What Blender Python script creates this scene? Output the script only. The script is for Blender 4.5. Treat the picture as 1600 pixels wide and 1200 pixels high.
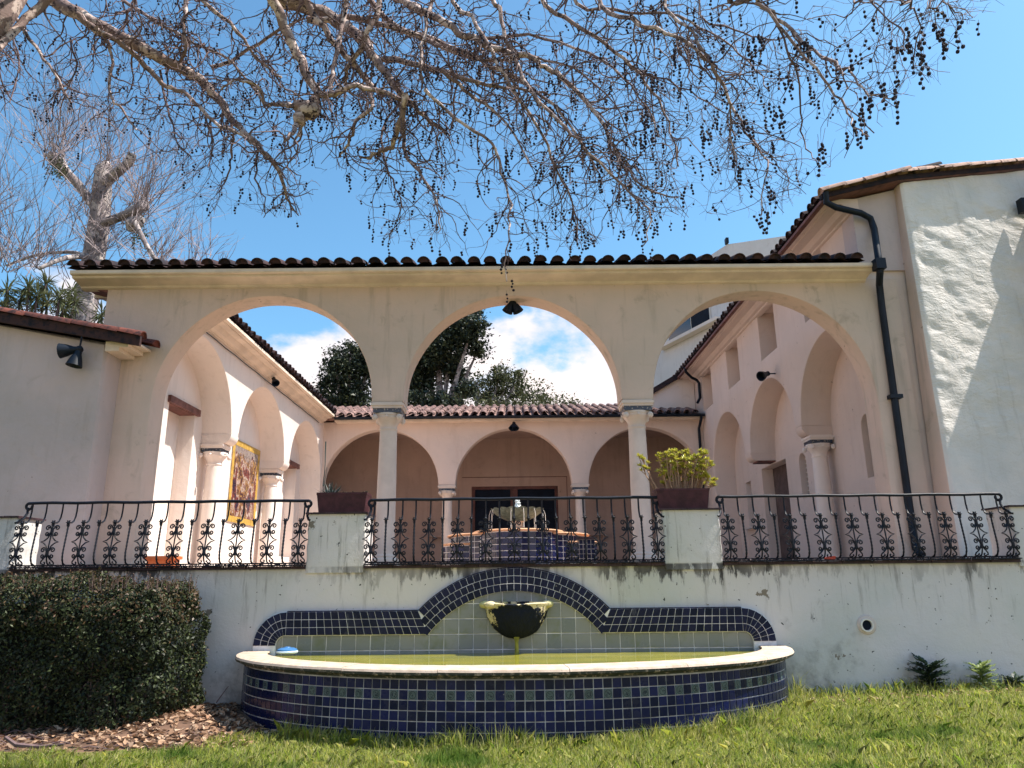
import bpy, bmesh, math, random
import numpy as np
from math import sin, cos, pi, radians, sqrt, atan2
from mathutils import Vector, Matrix, noise
from mathutils.geometry import tessellate_polygon
random.seed(7); np.random.seed(7)
for o in list(bpy.data.objects): bpy.data.objects.remove(o)
C = bpy.context.scene
# ---------------------------------------------------------------- camera, world, sun
F, PITCH, ROLL, EYE = 1150.0, radians(14.8), radians(0.55), 1.6
cd = bpy.data.cameras.new('camera'); cam = bpy.data.objects.new('camera', cd); C.collection.objects.link(cam)
cd.sensor_width = 36; cd.lens = F/1600*36; cd.clip_start = 0.05; cd.clip_end = 2000
CR = Matrix.Rotation(radians(90)+PITCH, 4, 'X') @ Matrix.Rotation(-ROLL, 4, 'Z')
cam.matrix_world = Matrix.Translation((0, 0, EYE)) @ CR
C.camera = cam
SUN = Vector((0.518, 0.022, 0.855)).normalized()
wd = bpy.data.worlds.new('World'); C.world = wd; wd.use_nodes = True
EXPO = 1.0
SKY_STRENGTH = 0.114
def build_world():
    nt = wd.node_tree; nt.nodes.clear(); N = nt.nodes.new; L = nt.links.new
    out = N('ShaderNodeOutputWorld')
    sky = N('ShaderNodeTexSky'); sky.sky_type = 'NISHITA'; sky.sun_disc = False
    sky.sun_elevation = math.asin(SUN.z); sky.sun_rotation = atan2(SUN.x, SUN.y)
    sky.air_density = 1.0; sky.dust_density = 1.0; sky.ozone_density = 1.4
    hs = N('ShaderNodeMix'); hs.data_type = 'RGBA'; hs.blend_type = 'MULTIPLY'; hs.inputs[0].default_value = 1
    hs.inputs[7].default_value = (0.66, 1.0, 1.06, 1)
    L(sky.outputs[0], hs.inputs[6])
    b1 = N('ShaderNodeBackground'); b1.inputs[1].default_value = SKY_STRENGTH; L(hs.outputs[2], b1.inputs[0])
    tc = N('ShaderNodeTexCoord'); sx = N('ShaderNodeSeparateXYZ'); L(tc.outputs['Generated'], sx.inputs[0])
    mp = N('ShaderNodeMapping'); mp.inputs['Scale'].default_value = (1, 1, 1.7); mp.inputs['Location'].default_value = (0.36, 0.2, 0.05)
    L(tc.outputs['Generated'], mp.inputs[0])
    n1 = N('ShaderNodeTexNoise'); n1.inputs['Scale'].default_value = 5.0; n1.inputs['Detail'].default_value = 9; n1.inputs['Roughness'].default_value = 0.56
    L(mp.outputs[0], n1.inputs[0])
    # cloud bank hugging the horizon: density falls with elevation all the way round
    mr = N('ShaderNodeMapRange'); mr.inputs[1].default_value = 0.18; mr.inputs[2].default_value = 0.43
    mr.inputs[3].default_value = 0.44; mr.inputs[4].default_value = -0.22; L(sx.outputs[2], mr.inputs[0])
    ad = N('ShaderNodeMath'); ad.operation = 'ADD'; L(n1.outputs[0], ad.inputs[0]); L(mr.outputs[0], ad.inputs[1])
    m2 = N('ShaderNodeMapRange'); m2.interpolation_type = 'SMOOTHSTEP'; m2.inputs[1].default_value = 0.515; m2.inputs[2].default_value = 0.64; L(ad.outputs[0], m2.inputs[0])
    n2 = N('ShaderNodeTexNoise'); n2.inputs['Scale'].default_value = 9; n2.inputs['Detail'].default_value = 6; L(mp.outputs[0], n2.inputs[0])
    cr = N('ShaderNodeValToRGB'); cr.color_ramp.elements[0].position = 0.35; cr.color_ramp.elements[0].color = (0.40, 0.41, 0.46, 1)
    cr.color_ramp.elements[1].position = 0.62; cr.color_ramp.elements[1].color = (0.56, 0.50, 0.49, 1); L(n2.outputs[0], cr.inputs[0])
    b2 = N('ShaderNodeBackground'); b2.inputs[1].default_value = 1.12; L(cr.outputs[0], b2.inputs[0])
    mx = N('ShaderNodeMixShader'); L(m2.outputs[0], mx.inputs[0]); L(b1.outputs[0], mx.inputs[1]); L(b2.outputs[0], mx.inputs[2])
    L(mx.outputs[0], out.inputs[0])
build_world()
sd = bpy.data.lights.new('sun', 'SUN'); sd.energy = 4.6; sd.angle = radians(0.5); sd.color = (1.0, 0.93, 0.84)
so = bpy.data.objects.new('sun', sd); C.collection.objects.link(so); so.rotation_euler = SUN.to_track_quat('Z', 'Y').to_euler(); so.location = (10, 0, 20)
C.view_settings.view_transform = 'Standard'; C.view_settings.look = 'None'; C.view_settings.exposure = EXPO; C.view_settings.gamma = 1
C.view_settings.use_curve_mapping = False
C.render.engine = 'CYCLES'; C.render.resolution_x = 1024; C.render.resolution_y = 768
C.cycles.max_bounces = 7; C.cycles.diffuse_bounces = 5

# ---------------------------------------------------------------- helpers
RM = CR.to_3x3()
def P(x, y, Y):
    """point of the place seen at photo pixel (x, y), standing Y metres in front of the camera"""
    d = RM @ Vector(((x-800)/F, (600-y)/F, -1)); return Vector((0, 0, EYE)) + d*(Y/d.y)
def proj(p):
    q = RM.transposed() @ (Vector(p)-Vector((0, 0, EYE))); return (800-F*q.x/q.z, 600+F*q.y/q.z, -q.z)
WM = {}
def W(o): return WM.get(o.name, Matrix.Identity(4))
def link(o, parent, M):
    C.collection.objects.link(o)
    WM[o.name] = M
    if parent is not None:
        o.parent = parent; o.matrix_local = W(parent).inverted() @ M
    else: o.matrix_local = M
def tag(o, label=None, cat=None, group=None, kind=None):
    if label: o['label'] = label
    if cat: o['category'] = cat
    if group: o['group'] = group
    if kind: o['kind'] = kind
    return o
def thing(name, label, cat, loc=(0, 0, 0), group=None):
    o = bpy.data.objects.new(name, None); o.empty_display_size = 0.2; link(o, None, Matrix.Translation(loc)); return tag(o, label, cat, group)
def inst(name, me, parent, M):
    o = bpy.data.objects.new(name, me); link(o, parent, M); return o
class MB:
    def __init__(s): s.v = []; s.f = []
    def add(s, vs, fs):
        b = len(s.v); s.v += [tuple(v) for v in vs]; s.f += [tuple(i+b for i in f) for f in fs]
    def box(s, a, b, M=None):
        vs = [Vector((x, y, z)) for z in (a[2], b[2]) for y in (a[1], b[1]) for x in (a[0], b[0])]
        if M is not None: vs = [M @ v for v in vs]
        s.add(vs, [(0, 2, 3, 1), (4, 5, 7, 6), (0, 1, 5, 4), (2, 6, 7, 3), (0, 4, 6, 2), (1, 3, 7, 5)])
    def tube(s, pts, rad, n=6, cap=True, ph=0.0):
        pts = [Vector(p) for p in pts]; m = len(pts)
        if not hasattr(rad, '__len__'): rad = [rad]*m
        b = len(s.v); up = None
        for i in range(m):
            t = (pts[min(i+1, m-1)]-pts[max(i-1, 0)])
            t = t.normalized() if t.length > 1e-9 else Vector((0, 0, 1))
            if up is None:
                up = Vector((0, 0, 1)) if abs(t.z) < 0.9 else Vector((1, 0, 0))
            a = up - t*up.dot(t)
            if a.length < 1e-6: a = t.orthogonal()
            a.normalize(); up = a; c = t.cross(a)
            for k in range(n):
                g = 2*pi*k/n+ph; s.v.append(tuple(pts[i]+(a*cos(g)+c*sin(g))*rad[i]))
        for i in range(m-1):
            for k in range(n):
                k2 = (k+1) % n; s.f.append((b+i*n+k, b+i*n+k2, b+(i+1)*n+k2, b+(i+1)*n+k))
        if cap and n > 2:
            s.f.append(tuple(b+k for k in range(n))[::-1]); s.f.append(tuple(b+(m-1)*n+k for k in range(n)))
    def lathe(s, prof, c=(0, 0, 0), n=28, sx=1, sy=1):
        b = len(s.v)
        for r, z in prof:
            for k in range(n):
                g = 2*pi*k/n; s.v.append((c[0]+r*cos(g)*sx, c[1]+r*sin(g)*sy, c[2]+z))
        for i in range(len(prof)-1):
            for k in range(n):
                k2 = (k+1) % n; s.f.append((b+i*n+k, b+i*n+k2, b+(i+1)*n+k2, b+(i+1)*n+k))
        s.f.append(tuple(b+k for k in range(n))[::-1]); s.f.append(tuple(b+(len(prof)-1)*n+k for k in range(n)))
    def prism(s, poly, fn, d0, d1):
        """poly in (u, z), extruded along the third axis from d0 to d1"""
        n = len(poly); vs = [fn(u, z, d0) for u, z in poly]+[fn(u, z, d1) for u, z in poly]
        s.add(vs, [tuple(range(n)), tuple(range(2*n-1, n-1, -1))]+[(i, i+n, (i+1) % n+n, (i+1) % n) for i in range(n)])
    def ball(s, c, r, n=6, m=4, sc=(1, 1, 1)):
        prof = [(sin(pi*i/m)*r, -cos(pi*i/m)*r) for i in range(m+1)]
        b = len(s.v); s.v.append((c[0], c[1], c[2]-r*sc[2]))
        for i in range(1, m):
            for k in range(n):
                g = 2*pi*k/n; s.v.append((c[0]+prof[i][0]*cos(g)*sc[0], c[1]+prof[i][0]*sin(g)*sc[1], c[2]+prof[i][1]*sc[2]))
        s.v.append((c[0], c[1], c[2]+r*sc[2])); T = len(s.v)-1
        for k in range(n):
            k2 = (k+1) % n; s.f.append((b, b+1+k2, b+1+k)); s.f.append((T, b+1+(m-2)*n+k, b+1+(m-2)*n+k2))
            for i in range(m-2): s.f.append((b+1+i*n+k, b+1+i*n+k2, b+1+(i+1)*n+k2, b+1+(i+1)*n+k))
    def mesh(s, name, mat, smooth=None, fix=True, origin=None):
        me = bpy.data.meshes.new(name)
        vs = s.v if origin is None else [(v[0]-origin[0], v[1]-origin[1], v[2]-origin[2]) for v in s.v]
        me.from_pydata(vs, [], s.f)
        if fix:
            bm = bmesh.new(); bm.from_mesh(me); bmesh.ops.recalc_face_normals(bm, faces=bm.faces); bm.to_mesh(me); bm.free()
        if smooth is not None:
            me.polygons.foreach_set('use_smooth', [True]*len(me.polygons)); me.set_sharp_from_angle(angle=radians(smooth))
        me.materials.append(mat); return me
    def obj(s, name, mat, parent=None, smooth=None, fix=True, origin=None):
        """vertices are in world metres; the object gets its own origin at the part"""
        if origin is None:
            if parent is not None: origin = W(parent).translation
            else: origin = Vector((0, 0, 0))
        me = s.mesh(name, mat, smooth, fix, origin)
        return inst(name, me, parent, Matrix.Translation(origin))
def struct(o): o['kind'] = 'structure'; return o
def np_mesh(name, verts, faces_flat, nper, mat, parent=None, smooth=False):
    """verts (N,3) world, faces_flat indices with nper corners each"""
    org = W(parent).translation if parent is not None else Vector((0, 0, 0))
    me = bpy.data.meshes.new(name); nv = len(verts); nf = len(faces_flat)//nper
    me.vertices.add(nv); me.vertices.foreach_set('co', (np.asarray(verts, dtype=np.float32)-np.array(org, dtype=np.float32)).ravel())
    me.loops.add(nf*nper); me.loops.foreach_set('vertex_index', np.asarray(faces_flat, dtype=np.int32))
    me.polygons.add(nf); me.polygons.foreach_set('loop_start', np.arange(0, nf*nper, nper, dtype=np.int32))
    me.update(calc_edges=True); me.validate(); me.materials.append(mat)
    if smooth: me.polygons.foreach_set('use_smooth', [True]*nf)
    return inst(name, me, parent, Matrix.Translation(org))
def wall_poly(mb, outer, holes, fn, depth, bev=0.03, back=True, keep=None, holedepth=None):
    """a plastered wall: outline with openings, extruded by depth, soft rounded arrises.
    keep(u,z) -> True for outline vertices whose arris stays sharp (outer limits)"""
    def wob(p, o):
        if o and keep and keep(*p): return p
        return (p[0]+0.014*noise.noise(Vector((p[0]*1.3, p[1]*1.3, 5))), p[1]+0.014*noise.noise(Vector((p[0]*1.3, p[1]*1.3, 9))))
    if depth > 0.2: outer = [wob(p, True) for p in outer]
    loops = [outer]+holes
    def norm_in(lp, i, area):
        a, b, c = Vector(lp[i-1]), Vector(lp[i]), Vector(lp[(i+1) % len(lp)])
        e1 = (b-a); e2 = (c-b)
        n = Vector((0, 0))
        for e in (e1, e2):
            if e.length > 1e-7: e = e.normalized(); n += Vector((-e.y, e.x))
        if n.length < 1e-6: return Vector((0, 0))
        n.normalize()
        e = e1.normalized() if e1.length > 1e-7 else e2.normalized()
        k = max(0.4, n.dot(Vector((-e.y, e.x))))
        return n/k*(1 if area > 0 else -1)
    fl = []; 
    for li, lp in enumerate(loops):
        ar = sum(lp[i-1][0]*lp[i][1]-lp[i][0]*lp[i-1][1] for i in range(len(lp)))
        q = []
        for i, p in enumerate(lp):
            n = norm_in(lp, i, ar)*(1 if li == 0 else -1)
            if li == 0 and keep and keep(*p): n = Vector((0, 0))
            q.append(n)
        fl.append(q)
    rings = []   # front ring, mid ring, inner ring, back ring
    for lp, q in zip(loops, fl):
        r0 = [(p[0]+n.x*bev, p[1]+n.y*bev, 0) for p, n in zip(lp, q)]
        r1 = [(p[0]+n.x*bev*0.3, p[1]+n.y*bev*0.3, bev*0.3) for p, n in zip(lp, q)]
        r2 = [(p[0], p[1], bev) for p in lp]
        r3 = [(p[0], p[1], depth) for p in lp]
        rings.append((r0, r1, r2, r3))
    base = len(mb.v); idx = []
    for (r0, r1, r2, r3) in rings:
        ids = []
        for r in (r0, r1, r2, r3):
            s = len(mb.v); mb.v += [tuple(fn(*p)) for p in r]; ids.append(s)
        n = len(r0); idx.append((ids, n))
        for a, b in ((0, 1), (1, 2), (2, 3)):
            for i in range(n):
                j = (i+1) % n; mb.f.append((ids[a]+i, ids[a]+j, ids[b]+j, ids[b]+i))
    for which in ((0, 3) if back else (0,)):
        pts = [[Vector((p[0], p[1], 0)) for p in rg[which]] for rg in rings]
        flat = []
        for (ids, n) in idx: flat += [ids[which]+i for i in range(n)]
        for t in tessellate_polygon(pts): mb.f.append(tuple(flat[i] for i in t))
def arch_pts(c, r, zs, zb, n=40, rs=None):
    """opening outline from bottom left over the arch to bottom right"""
    p = [(c-r, zb)]
    p += [(c-r*cos(pi*i/n), zs+r*sin(pi*i/n)*(rs or 1)) for i in range(n+1)]
    return p+[(c+r, zb)]
def grid_tile(w, h, d, ch=0.003):
    """tile lying in the x-z plane, face towards -y"""
    mb = MB(); a = w/2; b = h/2
    vs = [(-a, 0, -b), (a, 0, -b), (a, 0, b), (-a, 0, b), (-a+ch*.2, -d+ch, -b+ch*.2), (a-ch*.2, -d+ch, -b+ch*.2), (a-ch*.2, -d+ch, b-ch*.2), (-a+ch*.2, -d+ch, b-ch*.2),
          (-a+ch, -d, -b+ch), (a-ch, -d, -b+ch), (a-ch, -d, b-ch), (-a+ch, -d, b-ch)]
    fs = [(8, 9, 10, 11)]
    for i in range(4):
        j = (i+1) % 4; fs += [(i, j, 4+j, 4+i), (4+i, 4+j, 8+j, 8+i)]
    mb.add(vs, fs); return mb
def quad_tile(q, d, ch=0.003):
    """q: four (x, z) corners; face towards -y"""
    c = Vector((sum(p[0] for p in q)/4, sum(p[1] for p in q)/4)); mb = MB()
    def ins(p, k):
        v = Vector(p)-c; l = v.length; return c+v*(1-k/l)
    vs = [(p[0], 0, p[1]) for p in q]+[(ins(p, ch*.3)[0], -d+ch, ins(p, ch*.3)[1]) for p in q]+[(ins(p, ch*1.5)[0], -d, ins(p, ch*1.5)[1]) for p in q]
    fs = [(8, 9, 10, 11)]
    for i in range(4):
        j = (i+1) % 4; fs += [(i, j, 4+j, 4+i), (4+i, 4+j, 8+j, 8+i)]
    mb.add(vs, fs); return mb

# ---------------------------------------------------------------- materials
class NT:
    def __init__(s, name):
        s.m = bpy.data.materials.new(name); s.m.use_nodes = True; s.nt = s.m.node_tree; s.b = s.nt.nodes['Principled BSDF']
        s.geo = s.nt.nodes.new('ShaderNodeNewGeometry'); s.pos = s.geo.outputs['Position']
    def n(s, t): return s.nt.nodes.new(t)
    def l(s, a, b): s.nt.links.new(a, b)
    def mapped(s, scale=(1, 1, 1), loc=(0, 0, 0), src=None):
        m = s.n('ShaderNodeMapping'); m.inputs['Scale'].default_value = scale; m.inputs['Location'].default_value = loc
        s.l(src or s.pos, m.inputs[0]); return m.outputs[0]
    def noise(s, sc, det=4, rough=0.55, vec=None, dist=0):
        x = s.n('ShaderNodeTexNoise'); x.inputs['Scale'].default_value = sc; x.inputs['Detail'].default_value = det
        x.inputs['Roughness'].default_value = rough; x.inputs['Distortion'].default_value = dist; s.l(vec or s.pos, x.inputs[0]); return x.outputs[0]
    def vor(s, sc, vec=None, feat='F1', out=0):
        x = s.n('ShaderNodeTexVoronoi'); x.feature = feat; x.inputs['Scale'].default_value = sc; s.l(vec or s.pos, x.inputs[0]); return x.outputs[out]
    def rng(s, v, a, b, c=0.0, d=1.0, smooth=True):
        x = s.n('ShaderNodeMapRange'); x.interpolation_type = 'SMOOTHSTEP' if smooth else 'LINEAR'
        for i, k in enumerate((a, b, c, d)): x.inputs[i+1].default_value = k
        s.l(v, x.inputs[0]); return x.outputs[0]
    def math(s, op, a, b=None):
        x = s.n('ShaderNodeMath'); x.operation = op
        for i, k in enumerate((a, b)):
            if k is None: continue
            if isinstance(k, (int, float)): x.inputs[i].default_value = k
            else: s.l(k, x.inputs[i])
        return x.outputs[0]
    def mix(s, f, a, b, mode='MIX'):
        x = s.n('ShaderNodeMix'); x.data_type = 'RGBA'; x.blend_type = mode
        for k, i in ((f, 0), (a, 6), (b, 7)):
            if isinstance(k, (int, float)): x.inputs[i].default_value = k
            elif isinstance(k, tuple): x.inputs[i].default_value = (*k, 1) if len(k) == 3 else k
            else: s.l(k, x.inputs[i])
        return x.outputs[2]
    def sep(s, v=None):
        x = s.n('ShaderNodeSeparateXYZ'); s.l(v or s.pos, x.inputs[0]); return x.outputs
    def bump(s, hgt, st, dist=0.01, prev=None):
        x = s.n('ShaderNodeBump'); x.inputs['Strength'].default_value = st; x.inputs['Distance'].default_value = dist
        s.l(hgt, x.inputs['Height'])
        if prev: s.l(prev, x.inputs['Normal'])
        return x.outputs[0]
    def fin(s, col, rough=0.8, nrm=None, spec=0.3, **k):
        if isinstance(col, tuple): s.b.inputs['Base Color'].default_value = (*col, 1)
        else: s.l(col, s.b.inputs['Base Color'])
        if isinstance(rough, (int, float)): s.b.inputs['Roughness'].default_value = rough
        else: s.l(rough, s.b.inputs['Roughness'])
        if nrm: s.l(nrm, s.b.inputs['Normal'])
        s.b.inputs['Specular IOR Level'].default_value = spec
        for a, v in k.items(): s.b.inputs[a.replace('_', ' ')].default_value = v
        return s.m
def plaster(name, c, c2, stain=(0.35, 0.3, 0.24), amt=0.35, lumps=0.5, pits=0.985):
    t = NT(name)
    a = t.noise(0.55, 5, 0.6); col = t.mix(t.rng(a, 0.35, 0.68), c, c2)
    b = t.noise(2.3, 6, 0.65, dist=0.8); col = t.mix(t.math('MULTIPLY', t.rng(b, 0.56, 0.74), amt), col, stain)
    v = t.noise(1.0, 4, 0.6, vec=t.mapped((5, 5, 0.5))); col = t.mix(t.math('MULTIPLY', t.rng(v, 0.52, 0.72), amt*0.75), col, stain)
    sp = t.noise(7, 4, 0.55); col = t.mix(t.math('MULTIPLY', t.rng(sp, 0.715, 0.73), 0.6), col, (0.16, 0.12, 0.09))
    h1 = t.noise(3.0, 5, 0.55); h2 = t.noise(38, 5, 0.65)
    nb = t.bump(h1, 0.35*lumps, 0.12); nb = t.bump(h2, 0.3, 0.006, nb)
    return t.fin(col, 0.9, nb, 0.15)
M_arc = plaster('cream_plaster', (0.64, 0.495, 0.42), (0.55, 0.45, 0.38), (0.34, 0.28, 0.22), 0.62)
M_pink = plaster('pink_plaster', (0.68, 0.55, 0.48), (0.62, 0.51, 0.45), (0.45, 0.34, 0.28), 0.25)
M_white = plaster('white_plaster', (0.80, 0.70, 0.64), (0.74, 0.66, 0.61), (0.5, 0.42, 0.36), 0.25)
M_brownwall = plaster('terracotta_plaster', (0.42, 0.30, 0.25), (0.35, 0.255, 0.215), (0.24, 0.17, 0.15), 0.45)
M_gable = plaster('gable_plaster', (0.55, 0.455, 0.44), (0.45, 0.39, 0.375), (0.34, 0.29, 0.24), 0.35, 0.8)
def retaining_mat():
    t = NT('weathered_white_plaster'); z = t.sep()[2]; xx = t.sep()[0]
    a = t.noise(0.5, 5, 0.6); col = t.mix(t.rng(a, 0.38, 0.66), (0.66, 0.62, 0.61), (0.56, 0.56, 0.53))
    gx = t.noise(0.22, 2, 0.5, vec=t.mapped((1, 1, 0.3), (3, 0, 0))); col = t.mix(t.math('MULTIPLY', t.rng(gx, 0.5, 0.68), 0.55), col, (0.42, 0.45, 0.42))
    # streaks running down from the coping
    st = t.noise(1.0, 6, 0.72, vec=t.mapped((9, 9, 0.75))); top = t.rng(z, 0.7, 1.74)
    k = t.math('MULTIPLY', t.rng(st, 0.53, 0.68), top); col = t.mix(t.math('MULTIPLY', k, 0.62), col, (0.17, 0.155, 0.135))
    # black growth just under the coping, ragged
    rg = t.noise(6.5, 7, 0.66, vec=t.mapped((1.2, 1, 0.33))); lim = t.rng(z, 1.40, 1.76, 0.0, 0.30, False)
    zz_ = t.math('MULTIPLY', t.rng(z, 1.80, 1.77), t.rng(t.noise(0.9, 4, 0.6, vec=t.mapped((1, 1, 0.2), (5.2, 0, 0))), 0.43, 0.60, 0.12, 1.0)); k2 = t.math('MULTIPLY', zz_, t.rng(t.math('ADD', rg, lim), 0.665, 0.765)); col = t.mix(t.math('MULTIPLY', k2, 0.93), col, (0.045, 0.043, 0.045))
    # flaked patches
    fl = t.noise(2.6, 7, 0.62, vec=t.mapped((1, 1, 1), (1.7, 0, 4))); f3 = t.rng(fl, 0.655, 0.67); col = t.mix(f3, col, (0.22, 0.19, 0.15))
    # green-grey damp towards the ground
    dn = t.noise(2.2, 6, 0.65); dl = t.rng(z, -0.1, 0.75, 0.32, 0.0, False); k3 = t.rng(t.math('ADD', dn, dl), 0.62, 0.92); col = t.mix(t.math('MULTIPLY', k3, 0.8), col, (0.17, 0.165, 0.15))
    sp = t.noise(16, 2, 0.5); col = t.mix(t.rng(sp, 0.715, 0.735), col, (0.08, 0.075, 0.07))
    h1 = t.noise(2.5, 5, 0.6); h2 = t.noise(45, 4, 0.6)
    nb = t.bump(h1, 0.3, 0.08); nb = t.bump(t.math('SUBTRACT', h2, t.math('MULTIPLY', t.math('MAXIMUM', k2, f3), 0.8)), 0.35, 0.008, nb)
    return t.fin(col, 0.88, nb, 0.2)
M_ret = retaining_mat()
def rough_mat():
    t = NT('rough_stucco'); a = t.noise(1.2, 5, 0.6); col = t.mix(t.rng(a, 0.35, 0.65), (0.72, 0.67, 0.62), (0.62, 0.60, 0.57))
    mp = t.n('ShaderNodeMapping'); mp.inputs['Rotation'].default_value = (0, 0.5, 0); mp.inputs['Scale'].default_value = (1.0, 1, 2.3); t.l(t.pos, mp.inputs[0])
    h1 = t.noise(2.6, 6, 0.6, vec=mp.outputs[0], dist=1.4); h3 = t.noise(7.5, 5, 0.6, vec=mp.outputs[0], dist=0.8); h2 = t.noise(26, 5, 0.6); mask = t.rng(t.noise(1.1, 3), 0.36, 0.62, 0.35, 1.0)
    z = t.sep()[2]; k = t.math('MULTIPLY', t.rng(z, 3.0, 4.6, 0.15, 1.0), mask)
    st = t.noise(1.0, 5, 0.6, vec=t.mapped((6, 6, 0.5))); col = t.mix(t.math('MULTIPLY', t.rng(st, 0.55, 0.72), 0.3), col, (0.40, 0.36, 0.31))
    nb = t.bump(t.math('MULTIPLY', t.rng(h1, 0.3, 0.72), k), 0.20, 0.14); nb = t.bump(t.math('MULTIPLY', h3, k), 0.35, 0.045, nb); nb = t.bump(h2, 0.55, 0.014, nb)
    return t.fin(col, 0.9, nb, 0.15)
M_rough = rough_mat()
def simple(name, c, rough=0.6, var=0.2, sc=6, bump=0.2, bs=30, spec=0.3, rnd=0.0, **k):
    t = NT(name); a = t.noise(sc, 5, 0.6); d = tuple(x*(1-var) for x in c); e = tuple(min(1, x*(1+var)) for x in c)
    col = t.mix(t.rng(a, 0.3, 0.7), d, e)
    if rnd:
        oi = t.n('ShaderNodeObjectInfo'); col = t.mix(1.0, col, t.mix(t.rng(oi.outputs['Random'], 0, 1, 0, 1, False), (1-rnd,)*3, (1+rnd,)*3), 'MULTIPLY')
    return t.fin(col, rough, t.bump(t.noise(bs, 4), bump, 0.005), spec, **k)
M_iron = simple('black_iron', (0.005, 0.008, 0.016), 0.5, 0.4, 20, 0.3, 90, 0.25)
M_gutter = simple('dark_metal', (0.005, 0.010, 0.020), 0.5, 0.3, 3, 0.1, 50, 0.25)
def tile_roof_mat(name, c1, c2, c3):
    t = NT(name); oi = t.n('ShaderNodeObjectInfo'); r = oi.outputs['Random']
    col = t.mix(t.rng(r, 0, 1, 0, 1, False), c1, c2); a = t.noise(7, 6, 0.7); col = t.mix(t.rng(a, 0.44, 0.64), col, c3)
    return t.fin(col, 0.85, t.bump(t.noise(40, 5), 0.4, 0.006), 0.2)
M_tile = tile_roof_mat('clay_roof_tile', (0.36, 0.22, 0.185), (0.15, 0.085, 0.075), (0.045, 0.034, 0.036))
M_tiledark = tile_roof_mat('stained_shaded_roof_tile', (0.06, 0.03, 0.028), (0.03, 0.02, 0.024), (0.012, 0.013, 0.02))  # darker tile copy: stains, plus the front eave's shade put into the colour
M_wood = simple('dark_wood', (0.10, 0.035, 0.028), 0.5, 0.3, 5, 0.3, 30)
M_beam = simple('stained_lintel_wood', (0.16, 0.07, 0.06), 0.7, 0.35, 5, 0.4, 20)
M_dark = simple('dark_door_paint', (0.004, 0.008, 0.018), 0.6, 0.3, 4, 0.1, 30, 0.12)
def glass_mat(name='window_glass', c=(0.02, 0.03, 0.05)):
    t = NT(name); return t.fin(c, 0.06, None, 0.8)
M_glass = glass_mat()
M_cream = simple('cream_paint', (0.70, 0.58, 0.47), 0.7, 0.12, 2, 0.2, 20)
M_frame = simple('white_window_paint', (0.72, 0.68, 0.62), 0.5, 0.08, 3, 0.1)
M_stone = simple('carved_cream_stone', (0.62, 0.53, 0.47), 0.8, 0.07, 3, 0.5, 26)
def band_mat():
    t = NT('capital_tile_band'); v = t.vor(22); col = t.mix(t.rng(v, 0.15, 0.4), (0.30, 0.27, 0.24), (0.03, 0.045, 0.075)); return t.fin(col, 0.3, None, 0.5)
M_band = band_mat()
M_cope = simple('dark_coping_tile', (0.040, 0.022, 0.028), 0.55, 0.5, 7, 0.5, 25)
def coping_mat():
    t = NT('pale_coping_stone'); a = t.noise(6, 6, 0.65); col = t.mix(t.rng(a, 0.35, 0.7), (0.58, 0.46, 0.37), (0.43, 0.33, 0.25))
    v = t.noise(40, 3, 0.6); col = t.mix(t.rng(v, 0.62, 0.72), col, (0.2, 0.15, 0.1))
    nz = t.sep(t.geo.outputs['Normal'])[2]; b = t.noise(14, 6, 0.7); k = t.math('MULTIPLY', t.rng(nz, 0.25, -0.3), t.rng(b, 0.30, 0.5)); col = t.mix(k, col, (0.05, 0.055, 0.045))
    return t.fin(col, 0.75, t.bump(t.noise(50, 5), 0.4, 0.006), 0.25)
M_coping = coping_mat()
def glaze(name, c1, c2, grime=(0.02, 0.03, 0.03), g=0.3, rough=0.14, spec=0.5):
    t = NT(name); oi = t.n('ShaderNodeObjectInfo'); r = oi.outputs['Random']
    col = t.mix(t.rng(r, 0, 1, 0, 1, False), c1, c2); a = t.noise(3.5, 6, 0.68); k = t.math('MULTIPLY', t.rng(a, 0.5, 0.72), g); col = t.mix(k, col, grime)
    li = t.noise(1.0, 6, 0.7, vec=t.mapped((7, 7, 1.6))); kl = t.math('MULTIPLY', t.rng(li, 0.60, 0.74), 0.22); col = t.mix(kl, col, (0.35, 0.36, 0.38)); ch = t.noise(11, 4, 0.6); col = t.mix(t.rng(ch, 0.735, 0.745), col, (0.5, 0.46, 0.40)); k = t.math('MAXIMUM', k, kl)
    ro = t.math('ADD', t.math('MULTIPLY', k, 0.8), t.math('ADD', rough, t.math('MULTIPLY', r, 0.12)))
    nb = t.bump(t.noise(9, 2), 0.25, 0.006)
    return t.fin(col, ro, nb, spec)
M_blue = glaze('cobalt_glaze', (0.004, 0.007, 0.034), (0.007, 0.012, 0.078), (0.006, 0.010, 0.02), 0.45, 0.14, 0.32)
M_blue2 = glaze('navy_glaze', (0.003, 0.007, 0.026), (0.006, 0.010, 0.042), (0.008, 0.012, 0.022), 0.5, 0.14, 0.2)
M_pale = glaze('pale_grey_tile', (0.15, 0.175, 0.18), (0.23, 0.24, 0.235), (0.15, 0.165, 0.07), 0.6, 0.25)
M_grout = simple('pale_grout', (0.44, 0.43, 0.42), 0.85, 0.5, 3, 0.4, 40)
M_groutw = simple('white_grout', (0.68, 0.68, 0.70), 0.85, 0.25, 4, 0.4, 40)
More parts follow.
